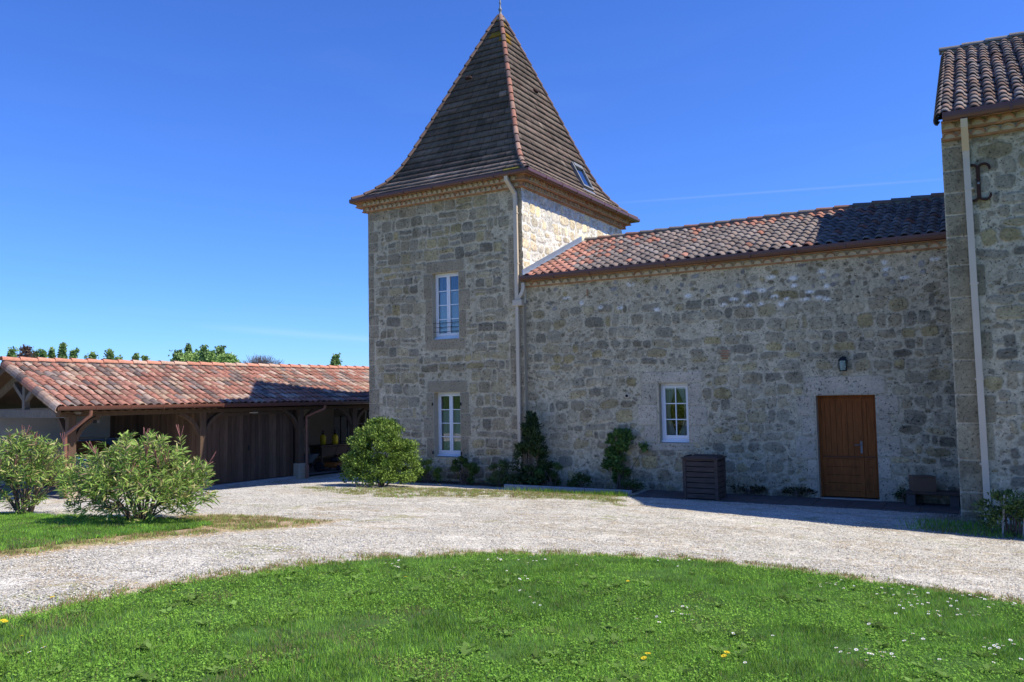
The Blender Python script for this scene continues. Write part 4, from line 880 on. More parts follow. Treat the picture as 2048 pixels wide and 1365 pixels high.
# gable truss
m = MB(); t = -7.35
for nm, p, q, a, c in (('tie_beam', (.05, t, 2.38), (-5.4, t, 2.38), .16, .22), ('king_post', (RX, t, 2.3), (RX, t, 3.62), .15, .15), ('rafter', (.45, t, 2.45), (RX, t, 3.62), .12, .18), ('rafter', (-5.8, t, 2.45), (RX, t, 3.62), .12, .18),
                       ('strut', (RX+.05, t, 2.75), (RX+.75, t, 3.22), .10, .12), ('strut', (RX-.05, t, 2.75), (RX-.75, t, 3.22), .10, .12)):
    b = MB(); b.beam(p, q, a, c) if nm != 'king_post' else b.beam(p, q, a, c, up=(1, 0, 0)); b.build(nm, M_['woodgrey'], cp)
for k in range(5):        # barge boards / purlins seen under the overhang
    f_ = (k+.3)/4.6; b = MB(); xx = .45+(RX-.45)*f_; zz = 2.46+(3.60-2.46)*f_; b.beam((xx, T0+.1, zz-.02), (xx, T1, zz-.12), .09, .12); b.build('purlin', M_['wood'], cp)
b = MB(); b.beam((EX-.03, T0+.06, EZ-.16), (RX, T0+.06, RZ-.13), .03, .16); b.beam((BX+.03, T0+.06, EZ-.16), (RX, T0+.06, RZ-.13), .03, .16); b.build('barge_board', M_['wood'], cp)
b = MB(); b.box((-5.45, -7.6, -.6), (-5.30, T1, 2.5)); b.build('rear_wall', M_['plaster'], cp)
M_['screed'] = mk('packed_floor', (.22, .20, .175), .95, nsc=3, namp=.2, bsc=30, bump=.3)
b = MB(); zf = gz_(-2, -5)+.02
b.add([(-5.3, -7.6, gz_(-5.3, -7.6)+.03), (-.05, -7.6, gz_(-.05, -7.6)+.03), (-.05, -3.6, gz_(-.05, -3.6)+.03), (-.05, 9, .06), (-5.3, 9, .06), (-5.3, -3.6, .08)], [(0, 1, 2, 5), (5, 2, 3, 4)]); b.build('floor_slab', M_['screed'], cp)
def planks(name, P, Q, z0_, z1_, wd, parent, seed, cols=((.12, .070, .042), (.10, .058, .036), (.145, .085, .05)), th=.03, out=(1, 0, 0)):
    r = np.random.default_rng(seed); P = Vector(P); Q = Vector(Q); L = (Q-P).length; n = int(L/wd); d = (Q-P)/n; o_ = Vector(out); m = MB()
    for i in range(n):
        m.col = tuple(np.array(cols[r.integers(len(cols))])*r.uniform(.8, 1.2)); a = P+d*(i+.02); c = P+d*(i+.98); e = r.uniform(0, .006); vs = []
        for zz in (z0_, z1_):
            for q, oo in ((a, 0), (c, 0), (c, th+e), (a, th+e)): vs.append(q+o_*oo+Vector((0, 0, zz)))
        m.add(vs, [(0, 1, 2, 3), (7, 6, 5, 4), (0, 4, 5, 1), (1, 5, 6, 2), (2, 6, 7, 3), (3, 7, 4, 0)])
    return m.build(name, M_['plank'], parent, usecol=True)
planks('plank_partition', (-5.3, -3.62, 0), (-.12, -3.62, 0), .0, 2.34, .15, cp, 121, out=(0, -1, 0))
planks('plank_partition', (-5.3, -.05, 0), (-.12, -.05, 0), .0, 2.34, .15, cp, 122, out=(0, 1, 0))
# garage doors in the second bay
zs = .09
for a, c in ((-3.45, -1.80), (-1.79, -.16)):
    dl_ = planks('garage_door', (-.16, a, 0), (-.16, c, 0), zs+.02, 2.28, .135, cp, int(130+a), out=(1, 0, 0))
    b = MB(); b.beam((-.115, a+.05, 2.2), (-.115, c-.05, 2.2), .012, .09); b.build('ledge_rail', M_['wood'], dl_)
b = MB(); b.box((-.12, -1.90, 1.05), (-.10, -1.87, 1.2)); b.build('door_pull', M_['black'], dl_)
b = MB(); b.box((-.20, -3.5, gz_(0, -2)-.2), (.02, -.10, zs)); b.build('door_sill', M_['concrete'], cp)
b = MB(); b.box((-.06, -1.9, 2.21), (.05, -1.66, 2.25)); b.build('lamp_strip', M_['pipe'], cp)
# end wall of the open bay with pale slatted doors and a window
b = MB(); b.box((-5.3, 6.05, 0), (-.0, 6.15, 2.5)); ew_ = b.build('end_wall', M_['plaster'], cp)
for k in range(4):
    xx = -5.75+.1+.42*k+.45; b = MB(); b.box((xx, 6.0, .25), (xx+.36, 6.03, 1.80)); pn = b.build('door_panel', M_['white'], cp)
    b = MB(); b.box((xx+.362, 5.995, .2), (xx+.418, 6.035, 1.85)); b.build('dark_mullion', M_['black'], pn)
b = MB(); b.box((-3.85, 5.98, 1.0), (-2.6, 6.0, 2.1)); wn = b.build('end_window', M_['skyglass'], cp)
b = MB()
for xx in (-3.9, -3.25, -2.6): b.box((xx, 5.95, .95), (xx+.06, 5.98, 2.15))
for zz in (.95, 1.5, 2.1): b.box((-3.84, 5.955, zz), (-2.6, 5.975, zz+.05))
b.build('frame', M_['white'], wn)
# downpipes of the carport
b = MB(); b.tube([(EX+.06, -7.15, EZ-.08), (EX+.04, -7.15, EZ-.22), (.32, -7.35, EZ-.50), (.17, -7.55, EZ-.72), (.17, -7.55, gz_(.2, -7.5)+.02)], .045, 10, up=(0, 1, .01)); b.build('downpipe', M_['copper'], cp)
b = MB(); b.tube([(EX+.06, .55, EZ-.16), (EX+.04, .50, EZ-.28), (.32, .3, EZ-.42), (.17, .16, EZ-.52), (.17, .16, .02)], .045, 10, up=(0, 1, .01)); b.build('downpipe', M_['copper'], cp)
b = MB(); b.tube([(.17, .16, .0), (.17, .16, .42)], .07, 10, up=(0, 1, .01)); b.build('pipe_guard', M_['copper'], cp)
b = MB(); b.box((EX-.25, -6.95, 2.12), (EX-.05, -6.87, 2.20)); b.build('security_camera', M_['black'], cp)
#==== PART FIVE: THINGS ====
# parked car in the carport
def car(loc, rz):
    root = empty('parked_car', loc, rz, 'dark blue car parked in the open carport behind the oleander', 'car')
    sec = [(-2.1, .55, .75, .80), (-2.05, .30, .88, .86), (-1.3, .26, .95, .88), (-.9, .26, .98, .88), (.9, .26, .95, .88), (1.7, .28, .86, .87), (2.05, .34, .66, .80), (2.12, .45, .58, .72)]
    m = MB(); vs = []; k = 8
    for x_, zl, zh, hw in sec:
        for y_, z_ in ((-hw*.92, zl), (-hw, zl+.12), (-hw*.99, (zl+zh)/2+.08), (-hw*.88, zh), (hw*.88, zh), (hw*.99, (zl+zh)/2+.08), (hw, zl+.12), (hw*.92, zl)): vs.append((x_, y_, z_))
    fs = [(i*k+j, i*k+(j+1) % k, (i+1)*k+(j+1) % k, (i+1)*k+j) for i in range(len(sec)-1) for j in range(k)]+[tuple(range(k))[::-1], tuple((len(sec)-1)*k+j for j in range(k))]
    m.add(vs, fs, True); m.build('body', M_['carpaint'], root)
    m = MB(); cs = [(-2.0, .90, .90, .74), (-1.55, .93, 1.38, .66), (-.6, .95, 1.46, .66), (.35, .95, 1.40, .66), (1.15, .90, .94, .74)]; vs = []
    for x_, zl, zh, hw in cs: vs += [(x_, -.80, zl), (x_, -hw, zh), (x_, hw, zh), (x_, .80, zl)]
    m.add(vs, [(i*4+j, i*4+j+1, i*4+j+5, i*4+j+4) for i in range(4) for j in range(3)], True); m.build('windows', M_['skyglass'], root)
    m = MB(); m.box((-1.5, -.62, 1.37), (.3, .62, 1.44)); m.build('roof_panel', M_['carpaint'], root)
    for x_ in (-1.35, 1.30):
        for y_ in (-.84, .84):
            m = MB(); m.sweep([(.32*math.cos(t), .32*math.sin(t)) for t in np.linspace(0, 6.283, 20, endpoint=False)], [(x_, y_-.1, .32), (x_, y_+.1, .32)]); wh = m.build('wheel', M_['rubber'], root)
            m = MB(); m.sweep([(.2*math.cos(t), .2*math.sin(t)) for t in np.linspace(0, 6.283, 16, endpoint=False)], [(x_, y_-.11, .32), (x_, y_+.11, .32)]); m.build('rim', M_['metal'], wh)
    for y_ in (-.6, .6):
        m = MB(); m.bbox((1.98, y_-.18, .56), (2.13, y_+.18, .70), .03); m.build('headlight', M_['glass'], root)
q = tlocal(-2.9, -5.3); car((q.x, q.y, float(S3.z)+.12), -TH)
# yellow garden sprayers on a bench, mower in the open bay
q = tlocal(-1.9, 2.9)
bt = empty('workbench', (q.x, q.y, S3.z+.06), -TH, 'dark workbench in the open bay of the carport, under yellow sprayers', 'bench')
b = MB(); b.box((-.35, -.7, .78), (.35, .7, .83)); b.build('top', M_['wood'], bt)
for sx in (-.3, .3):
    for sy in (-.62, .62): b = MB(); b.box((sx-.03, sy-.03, 0), (sx+.03, sy+.03, .78)); b.build('leg', M_['wood'], bt)
b = MB(); b.box((-.33, -.6, .45), (.33, .6, .76)); b.build('drawer_box', M_['wood'], bt)
for k, (lx, ly, lab) in enumerate(((-2.05, 2.72, 'yellow garden sprayer on the workbench, left one with no hose loop'), (-1.75, 3.05, 'yellow garden sprayer on the workbench, right one with black hose loop'))):
    q = tlocal(lx, ly); r_o = empty('garden_sprayer', (q.x, q.y, S3.z+.89), -TH, lab, 'sprayer', 'yellow sprayers on the workbench')
    b = MB(); b.lathe([(.09, 0), (.11, .02), (.11, .28), (.10, .32), (.05, .36), (.04, .38)], n=14); b.build('tank', M_['yellow'], r_o)
    b = MB(); b.lathe([(.04, .38), (.045, .40), (.045, .43), (.015, .44), (.015, .5), (.05, .5), (.05, .52)], n=10); b.build('pump_cap', M_['black'], r_o)
    if k: b = MB(); b.tube([(.09, 0, .3)]+[(.09+.0*a, .10*math.sin(a), .40+.12*(1-math.cos(a))/1.0) for a in np.linspace(.3, 5.2, 10)], .008, 6, up=(1, 0, 0)); b.build('hose', M_['black'], r_o)
q = tlocal(-.6, 2.0); mw = empty('lawn_mower', (q.x, q.y, S3.z+.08), 1.9, 'lawn mower with orange deck parked in the open carport bay', 'mower')
b = MB(); b.bbox((-.38, -.26, .10), (.38, .26, .28), .05); b.build('deck', M_['orange'], mw)
b = MB(); b.lathe([(.15, .28), (.16, .36), (.12, .42), (.05, .44)], n=12); b.build('engine', M_['black'], mw)
for sx in (-.3, .3):
    for sy in (-.29, .29):
        b = MB(); b.sweep([(.1*math.cos(t), .1*math.sin(t)) for t in np.linspace(0, 6.283, 14, endpoint=False)], [(sx, sy-.025, .1), (sx, sy+.025, .1)]); b.build('wheel', M_['rubber'], mw)
b = MB(); b.tube([(.35, -.22, .25), (.95, -.22, .95), (.95, .22, .95), (.35, .22, .25)], .013, 6, up=(0, .01, 1)); b.build('handle', M_['black'], mw)
q = tlocal(-.9, .9); wbw = empty('wheelbarrow', (q.x, q.y, S3.z+.08), .4, 'grey wheelbarrow standing in the open bay beside the garage door', 'wheelbarrow')
b = MB(); vs = [(-.25, -.2, .32), (.25, -.2, .32), (.25, .2, .32), (-.25, .2, .32), (-.45, -.32, .58), (.45, -.32, .62), (.45, .32, .62), (-.45, .32, .58)]; b.add(vs, [(0, 3, 2, 1), (0, 1, 5, 4), (1, 2, 6, 5), (2, 3, 7, 6), (3, 0, 4, 7)]); b.build('tray', M_['finial'], wbw)
b = MB(); b.tube([(.55, 0, .18), (0, .16, .30), (-.85, .26, .52)], .016, 6); b.tube([(.55, 0, .18), (0, -.16, .30), (-.85, -.26, .52)], .016, 6); b.tube([(-.3, .2, .35), (-.35, .2, 0)], .014, 6); b.tube([(-.3, -.2, .35), (-.35, -.2, 0)], .014, 6); b.build('frame', M_['black'], wbw)
b = MB(); b.sweep([(.18*math.cos(t), .18*math.sin(t)) for t in np.linspace(0, 6.283, 16, endpoint=False)], [(.55, -.04, .18), (.55, .04, .18)]); b.build('wheel', M_['rubber'], wbw)
# lantern above the door
ln = empty('wall_lantern', (7.52, WY, 2.78), 0, 'black metal wall lantern above the wooden door', 'lantern')
b = MB(); b.bbox((-.05, -.03, -.12), (.05, -.002, .16), .006); b.tube([(0, -.03, .12), (0, -.09, .17), (0, -.13, .15)], .012, 8); b.build('bracket', M_['black'], ln)
b = MB(); z_ = -.13
for a, c in ((-.075, -.075), (.075, -.075), (.075, .075), (-.075, .075)): b.beam((a*.75, -.13+c*.75, -.12), (a, -.13+c, .08), .012, .012, up=(1, 0, 0))
vs = [(-.09, -.22, .08), (.09, -.22, .08), (.09, -.04, .08), (-.09, -.04, .08), (-.03, -.16, .15), (.03, -.16, .15), (.03, -.10, .15), (-.03, -.10, .15)]; b.add(vs, [(0, 3, 2, 1), (4, 5, 6, 7), (0, 1, 5, 4), (1, 2, 6, 5), (2, 3, 7, 6), (3, 0, 4, 7)])
b.box((-.065, -.195, -.14), (.065, -.065, -.12)); b.build('cage', M_['black'], ln)
b = MB(); b.box((-.055, -.185, -.12), (.055, -.075, .078)); b.build('glass', M_['glass'], ln)
b = MB(); b.lathe([(.018, -.12), (.02, -.02), (.03, .01), (.028, .04), (.01, .06)], (0, -.13, 0), 10); b.build('bulb', M_['finial'], ln)
# composter
cm = empty('composter', (4.78, -.75, 0), 0, 'weathered slatted wooden box standing against the wall below the small window', 'box')
hx_, hy_, H_ = .34, .27, .86
for k, (sx, sy) in enumerate(((-1, -1), (1, -1), (1, 1), (-1, 1))): b = MB(); b.bbox((sx*hx_-.035, sy*hy_-.035, 0), (sx*hx_+.035, sy*hy_+.035, H_), .005); b.build('corner_post', M_['comp'], cm)
for s_ in range(4):
    b = MB()
    for i in range(8):
        z_ = .04+i*.112; j = random.uniform(-.004, .004)
        if s_ == 0: b.bbox((-hx_+.037, -hy_-.02+j, z_), (hx_-.037, -hy_+.002+j, z_+.095), .004)
        if s_ == 1: b.bbox((hx_-.002+j, -hy_+.037, z_), (hx_+.02+j, hy_-.037, z_+.095), .004)
        if s_ == 2: b.bbox((-hx_+.037, hy_-.002, z_), (hx_-.037, hy_+.02, z_+.095), .004)
        if s_ == 3: b.bbox((-hx_-.02, -hy_+.037, z_), (-hx_+.002, hy_-.037, z_+.095), .004)
    b.build('slat_side', M_['comp'], cm)
b = MB(); b.bbox((-hx_-.06, -hy_-.06, H_), (hx_+.06, hy_+.06, H_+.03), .006); b.build('lid', M_['comp'], cm)
b = MB(); b.box((-hx_+.04, -hy_+.03, .02), (hx_-.04, hy_-.03, H_-.02)); b.build('inner_block', M_['dark'], cm)  # solid near-black block filling the space behind the slats
# low bench with a cardboard box, right of the door
M_['terrace'] = mk('dark_paving', (.10, .085, .075), .9, nsc=6, namp=.25, bsc=40, bump=.4)
bn = empty('low_bench', (9.02, -.10, 0), 0, 'low dark bench on a stone block in the corner right of the door', 'bench')
b = MB(); b.bbox((-.42, -.2, .24), (.52, .2, .29), .006); b.build('seat', M_['comp'], bn)
for xx in (-.34, .40): b = MB(); b.bbox((xx-.08, -.16, 0), (xx+.08, .16, .24), .015); b.build('leg', M_['terrace'], bn)
bx = empty('cardboard_box', (8.88, -.15, .292), .35, 'brown cardboard box resting on the low bench beside the door', 'box')
b = MB(); b.bbox((-.20, -.15, 0), (.20, .15, .28), .004); b.build('carton', M_['cardboard'], bx)
b = MB(); b.box((-.20, -.16, .282), (.20, -.004, .287)); b.box((-.20, .004, .282), (.20, .16, .287)); b.build('flap', M_['cardboard'], bx)
# outside tap on the farmhouse flank corner region and drain lid by the downpipe
dr = MB(); dr.lathe([(.10, 0), (.10, .02), (.085, .03)], (0, 0, 0), 20); o = dr.build('drain_cover', M_['pipe'], None); o.rotation_euler = (math.radians(75), 0, .2); o.location = (10.15, -2.32, .12); tag(o, 'round white cover leaning beside the foot of the right downpipe', 'cover')
# terrace and flower-bed kerb
M_['terrace'] = mk('dark_paving', (.10, .085, .075), .9, nsc=6, namp=.25, bsc=40, bump=.4)
b = MB(); r_ = np.random.default_rng(3); xx = 3.2
while xx < 9.5:
    for k, (ya, yb) in enumerate(((-1.05, -.62), (-.61, -.18), (-.17, .24))): b.bbox((xx, ya, -.03), (min(xx+.62, 9.55), yb, .02+r_.uniform(-.003, .003)), .004)
    xx += .63
o = b.build('terrace', M_['terrace'], None); tag(o, kind='structure')
for i, (xa_, xb_) in enumerate(((-.2, .78), (.8, 1.96), (1.98, 3.1))):
    b = MB(); b.bbox((xa_, -.80, -.05), (xb_, -.68, .10), .012); o = b.build('kerb', M_['concrete'], None); tag(o, kind='structure')

#==== PART SIX: PLANTS ====
def leafmesh(name, P, Dr, ln, wd, col, mat, parent, seed, fold=.25, bend=0.):
    """diamond leaves: P base, Dr direction, ln length, wd width"""
    r = np.random.default_rng(seed); n = len(P); Dr = Dr/np.linalg.norm(Dr, axis=1)[:, None]
    q = r.normal(size=(n, 3)); sd_ = np.cross(Dr, q); sd_ /= np.linalg.norm(sd_, axis=1)[:, None]+1e-9; up = np.cross(sd_, Dr)
    ln = np.broadcast_to(ln, n)[:, None]; wd = np.broadcast_to(wd, n)[:, None]
    if bend:
        m1 = P+Dr*ln*.35; dn = np.array([0, 0, -1.]); m2 = P+Dr*ln*.7+dn*ln*bend*.35; tp = P+Dr*ln*.95+dn*ln*bend
        V = np.stack([P, m1+sd_*wd*.5, m1-sd_*wd*.5, m2+sd_*wd*.42, m2-sd_*wd*.42, tp], 1).reshape(-1, 3)
        b0 = 6*np.arange(n)[:, None]; Fa = np.concatenate([b0+np.array([[0, 1, 2]]), b0+np.array([[1, 3, 2]]), b0+np.array([[3, 4, 2]]), b0+np.array([[3, 5, 4]])]); C6 = np.repeat(col, 6, 0)
    else:
        m1 = P+Dr*ln*.45; V = np.stack([P, m1+sd_*wd*.5+up*wd*fold, P+Dr*ln, m1-sd_*wd*.5+up*wd*fold], 1).reshape(-1, 3)
        b0 = 4*np.arange(n)[:, None]; Fa = np.concatenate([b0+np.array([[0, 1, 2]]), b0+np.array([[0, 2, 3]])]); C6 = np.repeat(col, 4, 0)
    return npmesh(name, V, Fa, M_[mat], parent, col=np.clip(C6, 0, 1))
def unit(v): return v/(np.linalg.norm(v, axis=-1, keepdims=True)+1e-9)
def branches(m, base, tips, r0, sag=.0, seed=0):
    r = random.Random(seed)
    for t in tips:
        b_ = Vector(base)+Vector((r.uniform(-.08, .08), r.uniform(-.08, .08), 0)); t = Vector(t); md = b_.lerp(t, .45)+Vector((r.uniform(-.06, .06), r.uniform(-.06, .06), .10+sag))
        m.tube([b_, md, t], r0, 5, scale=[1, .7, .3], up=(.3, .2, .1))
def shrub(name, loc, R, H, nl, ln, wd, c0, c1, label, cat, seed, nb=40, bl=.35, group=None, cone=0, mat='leaf', z0=.05, shape=None, sparse=0):
    """bush made of leafy twigs spread over an uneven shell and through the volume"""
    r = np.random.default_rng(seed); root = empty(name, loc, 0, label, cat, group)
    th = r.uniform(0, 6.283, nb); v = r.uniform(-.25, 1, nb); 
    rad = np.sqrt(np.clip(1-np.clip(v, 0, 1)**2*(1-cone)-np.clip(v, 0, 1)*cone, .02, 1)) if not cone else np.clip(1-np.clip(v, 0, 1), .04, 1)**.7
    rad = rad*r.uniform(.75, 1.05, nb); C = np.stack([np.cos(th)*rad*R[0], np.sin(th)*rad*R[1], z0+H*(.25+.68*v if not cone else .1+.85*np.clip(v, 0, 1))], -1); C[:, 2] = np.maximum(C[:, 2], z0+.08)
    C[: nb//4, :2] *= .5
    if shape is not None: C = shape(C, r)
    cs = r.uniform(.6, 1.3, nb)*bl
    k = r.integers(0, nb, nl); off = unit(r.normal(size=(nl, 3)))*(r.random((nl, 1))**.45)*cs[k][:, None]*np.array([1, 1, .8]); P = C[k]+off; P[:, 2] = np.maximum(P[:, 2], .02)
    ctr = np.array([0, 0, H*.35]); Dr = unit(P-ctr)+.9*r.normal(size=(nl, 3))+np.array([0, 0, .25]); tone = r.uniform(0, 1, (nb, 1))[k]; c = np.array(c0)*(1-tone)+np.array(c1)*tone; c = c*r.uniform(.7, 1.3, (nl, 1))
    leafmesh('foliage', P, Dr, r.uniform(.7, 1.3, nl)*ln, r.uniform(.7, 1.2, nl)*wd, c, mat, root, seed+1)
    m = MB(); branches(m, (0, 0, -.05), [tuple(q) for q in C[:: max(1, nb//14)]], .012*max(1, H/1.2), seed=seed); m.build('stem', M_['bark'], root); return root
def oleander(px, py, spread, H, seed, label, ntip=150, profile=None, lean=(0, 0)):
    P0 = at(px, py); r = np.random.default_rng(seed); root = empty('oleander', tuple(P0), 0, label, 'bush', 'oleander bushes on the grass island')
    tips = []; ns = 28; m = MB(); stems = []
    for s_ in range(ns):
        a = 2*math.pi*s_/ns+r.uniform(-.1, .1); e = r.uniform(.25, .62); hh = profile(math.cos(a)*e) if profile else 1
        base = np.array([math.cos(a)*.16*r.random(), math.sin(a)*.16*r.random(), 0]); top = np.array([math.cos(a)*spread*e, math.sin(a)*spread*e*.85, H*hh*r.uniform(.22, .62)*(1.15-e*.6)])
        mid = base*.45+top*.55+np.array([0, 0, .05]); m.tube([tuple(base), tuple(mid), tuple(top)], .014, 5, scale=[1, .75, .5], up=(.3, .2, .1)); stems.append(top)
    stems = np.array(stems)
    for q in range(ntip):
        v_ = r.normal(size=3); v_ /= np.linalg.norm(v_); v_[2] = abs(v_[2])*1.0 if r.random() < .72 else v_[2]*.7; rr_ = r.uniform(.62, 1.06)
        hh = profile(v_[0]*rr_) if profile else 1
        tp = np.array([v_[0]*spread*rr_, v_[1]*spread*rr_*.85, H*hh*(.42+.55*v_[2]*rr_)])
        if tp[2] < .10: tp[2] = .10+.12*r.random()
        st = stems[np.argmin(np.linalg.norm(stems-tp*.75, axis=1))]; d_ = unit(tp-st)
        m.tube([tuple(st), tuple(st*.45+tp*.55+np.array([0, 0, .02])), tuple(tp)], .0065, 4, scale=[1, .8, .5], up=(.3, .2, .1)); g_ = unit(d_*.6+np.array([0, 0, .55])+.25*r.normal(size=3)); tips.append((tp, g_, d_))
    m.build('stem', M_['bark'], root); P = []; D = []; L = []; W = []; Cc = []
    for tp, dr, d_ in tips:
        tone = r.random(); nlv = r.integers(16, 24)
        for q in range(nlv):
            back = r.uniform(0, .20); side = unit(np.cross(dr, r.normal(size=3))); sp = r.uniform(.5, 1.25); P.append(tp-dr*back); D.append(dr*r.uniform(.4, 1.1)*(1 if back < .1 else .6)+side*sp); L.append(r.uniform(.10, .16)); W.append(r.uniform(.013, .019))
            c = np.array((.13, .23, .04))*(1-tone)+np.array((.34, .46, .10))*tone; u_ = r.random()
            if u_ < .16: c = np.array((.50, .46, .18))
            elif u_ < .20: c = np.array((.33, .23, .13))
            Cc.append(c*r.uniform(.75, 1.25))
    leafmesh('foliage', np.array(P), np.array(D), np.array(L), np.array(W), np.array(Cc), 'leaf', root, seed+5, bend=.12)
    for i in r.choice(len(tips), 26, replace=False):
        tp, dr, _ = tips[i]; m = MB()
        if tp[2] < H*.55: continue
        for q in range(4): e = tp+dr*.12+unit(r.normal(size=3)+np.array([0, 0, 1.2]))*.09; m.tube([tuple(tp), tuple(tp*.4+e*.6), tuple(e)], .005, 4, up=(.3, .2, .1))
        m.build('flower_bud', M_['bud'], root)
    return root
M_['bud'] = mk('pink_bud', (.24, .10, .085), .8, namp=.1, bump=0)
oleander(280, 1044, 1.06, 1.24, 301, 'large rounded oleander bush in front of the garage doors', 480, profile=lambda u: 1-.30*max(0, u-.25)*1.3)
oleander(46, 1030, .80, 1.36, 302, 'smaller airy oleander bush near the left picture edge', 230)
# shrub at the tower corner
P = at(763, 973)
shrub('deciduous_shrub', tuple(P), (.86, .80), 1.62, 24000, .06, .038, (.12, .20, .032), (.23, .32, .065), 'large light green leafy shrub at the left corner of the tower', 'shrub', 311, nb=190, bl=.17)
P = at(1045, 985); P[1] = -.32; P[0] = .32
shrub('laurel_shrub', (P[0], P[1], -.0), (.50, .36), 1.80, 6000, .075, .042, (.035, .06, .02), (.06, .095, .03), 'dark conical laurel beside the white downpipe of the tower', 'shrub', 321, nb=60, bl=.15, cone=1)
P = at(1215, 985)
def climb(C, r):
    n = len(C); z = r.uniform(.12, 1.0, n); cx_ = np.where(z > .7, .12, np.where(z > .4, -.12, -.05)); return np.stack([cx_+r.normal(0, .15, n), r.normal(0, .08, n), z*1.36], -1)
shrub('climbing_plant', (2.52, .02, 0), (.4, .2), 1.3, 2600, .085, .05, (.06, .12, .025), (.11, .19, .045), 'upright dark leafy climber against the wing wall', 'plant', 331, nb=34, bl=.13, shape=climb)
# low herbaceous plants along the wall foot
for k, (px, w_, h_, dens, c0, c1, lab) in enumerate((
        (858, .36, .52, 1500, (.12, .19, .03), (.20, .27, .06), 'low bright green rose with yellow flowers at the wall foot'),
        (925, .50, .66, 2600, (.06, .11, .028), (.10, .16, .04), 'dark low bushy plant below the tower ground floor window'),
        (1003, .32, .56, 1200, (.06, .10, .03), (.12, .17, .06), 'thin leafy stems just left of the conical laurel'),
        (1100, .48, .62, 3200, (.045, .10, .025), (.08, .14, .04), 'feathery dark green clump right of the conical laurel'),
        (1160, .26, .30, 700, (.04, .075, .02), (.07, .11, .03), 'small dark weed patch behind the stone kerb'),
        (1262, .22, .20, 400, (.05, .09, .02), (.08, .12, .03), 'weeds at the wall foot right of the climber'),
        (1500, .35, .12, 350, (.04, .05, .02), (.08, .07, .03), 'low dark weeds at the wall foot between box and door'),
        (1600, .30, .12, 300, (.04, .05, .02), (.08, .07, .03), 'sparse weeds at the wall foot just left of the door'),
        (1815, .18, .22, 300, (.04, .08, .02), (.06, .10, .03), 'small green weeds between the door and the low bench'))):
    xw = onx(px, 985, -.35 if px < 1300 else .12); yy_ = -.35 if px < 1300 else .12
    shrub('weed_clump' if k != 1 and k != 0 else 'bedding_plant', (xw[0], yy_, .02 if px > 1300 else -.0), (w_, .14 if px > 1300 else .25), h_, dens, .06, .02 if k == 3 else .032, c0, c1, lab, 'plant', 340+k*7, nb=16, bl=.10)
q = onx(870, 968, -.62)
def flower(name, loc, mat, R, H, label, cat, group, petals=12, proto=[None]):
    pass
# plant and stakes at the far right
P = at(2030, 1072)
shrub('garden_shrub', tuple(P), (.42, .35), .62, 2600, .05, .03, (.07, .12, .03), (.14, .20, .06), 'leafy shrub with stakes at the foot of the farmhouse wall', 'shrub', 411, nb=30, bl=.14)
for dx, h_, lab in ((-.16, .62, 'pale wooden stake left of the other in the shrub by the farmhouse'), (.10, .50, 'shorter grey stake inside the shrub by the farmhouse')):
    b = MB(); b.beam((0, 0, 0), (.05, 0, h_), .025, .02, up=(0, 1, 0)); o = b.build('garden_stake', M_['concrete'], None); o.location = (P[0]+dx, P[1]-.18, P[2]); tag(o, lab, 'stake', 'stakes by the farmhouse')
# daisies and dandelions, each one a flower of its own
def flower_proto(name, R, H, np_, matp, cen):
    root = bpy.data.objects.new(name, None); root.empty_display_size = .02; m = MB()
    for i in range(np_):
        a = 2*math.pi*i/np_; c, s_ = math.cos(a), math.sin(a); w_ = R*.9*math.pi/np_
        m.add([(c*R*.25, s_*R*.25, H), (c*R*.8-s_*w_, s_*R*.8+c*w_, H+.003), (c*R, s_*R, H+.002), (c*R*.8+s_*w_, s_*R*.8-c*w_, H+.003)], [(0, 1, 2, 3)])
    pt = m.build('petals', M_[matp], root); m = MB(); m.lathe([(R*.27, H), (R*.27, H+.003), (R*.12, H+.005)], n=8); ce = m.build('flower_head', M_['ypetal'], root)
    m = MB(); m.tube([(0, 0, 0), (.003, 0, H*.5), (0, 0, H)], .0015, 4, up=(1, 0, 0)); st = m.build('stem', M_['stem'], root); return root, (pt, ce, st)
def put(proto, P, rz, tilt, sc, label, cat, group, first):
    root, parts = proto
    if first: link(root); o = root
    else:
        o = root.copy(); link(o)
        for q in parts: c = q.copy(); link(c, o)
    o.location = P; o.rotation_euler = (tilt[0], tilt[1], rz); o.scale = (sc,)*3; tag(o, label, cat, group)
daisy = flower_proto('daisy', .0125, .05, 12, 'petal', 1); dand = flower_proto('dandelion', .018, .06, 14, 'ypetal', 1)
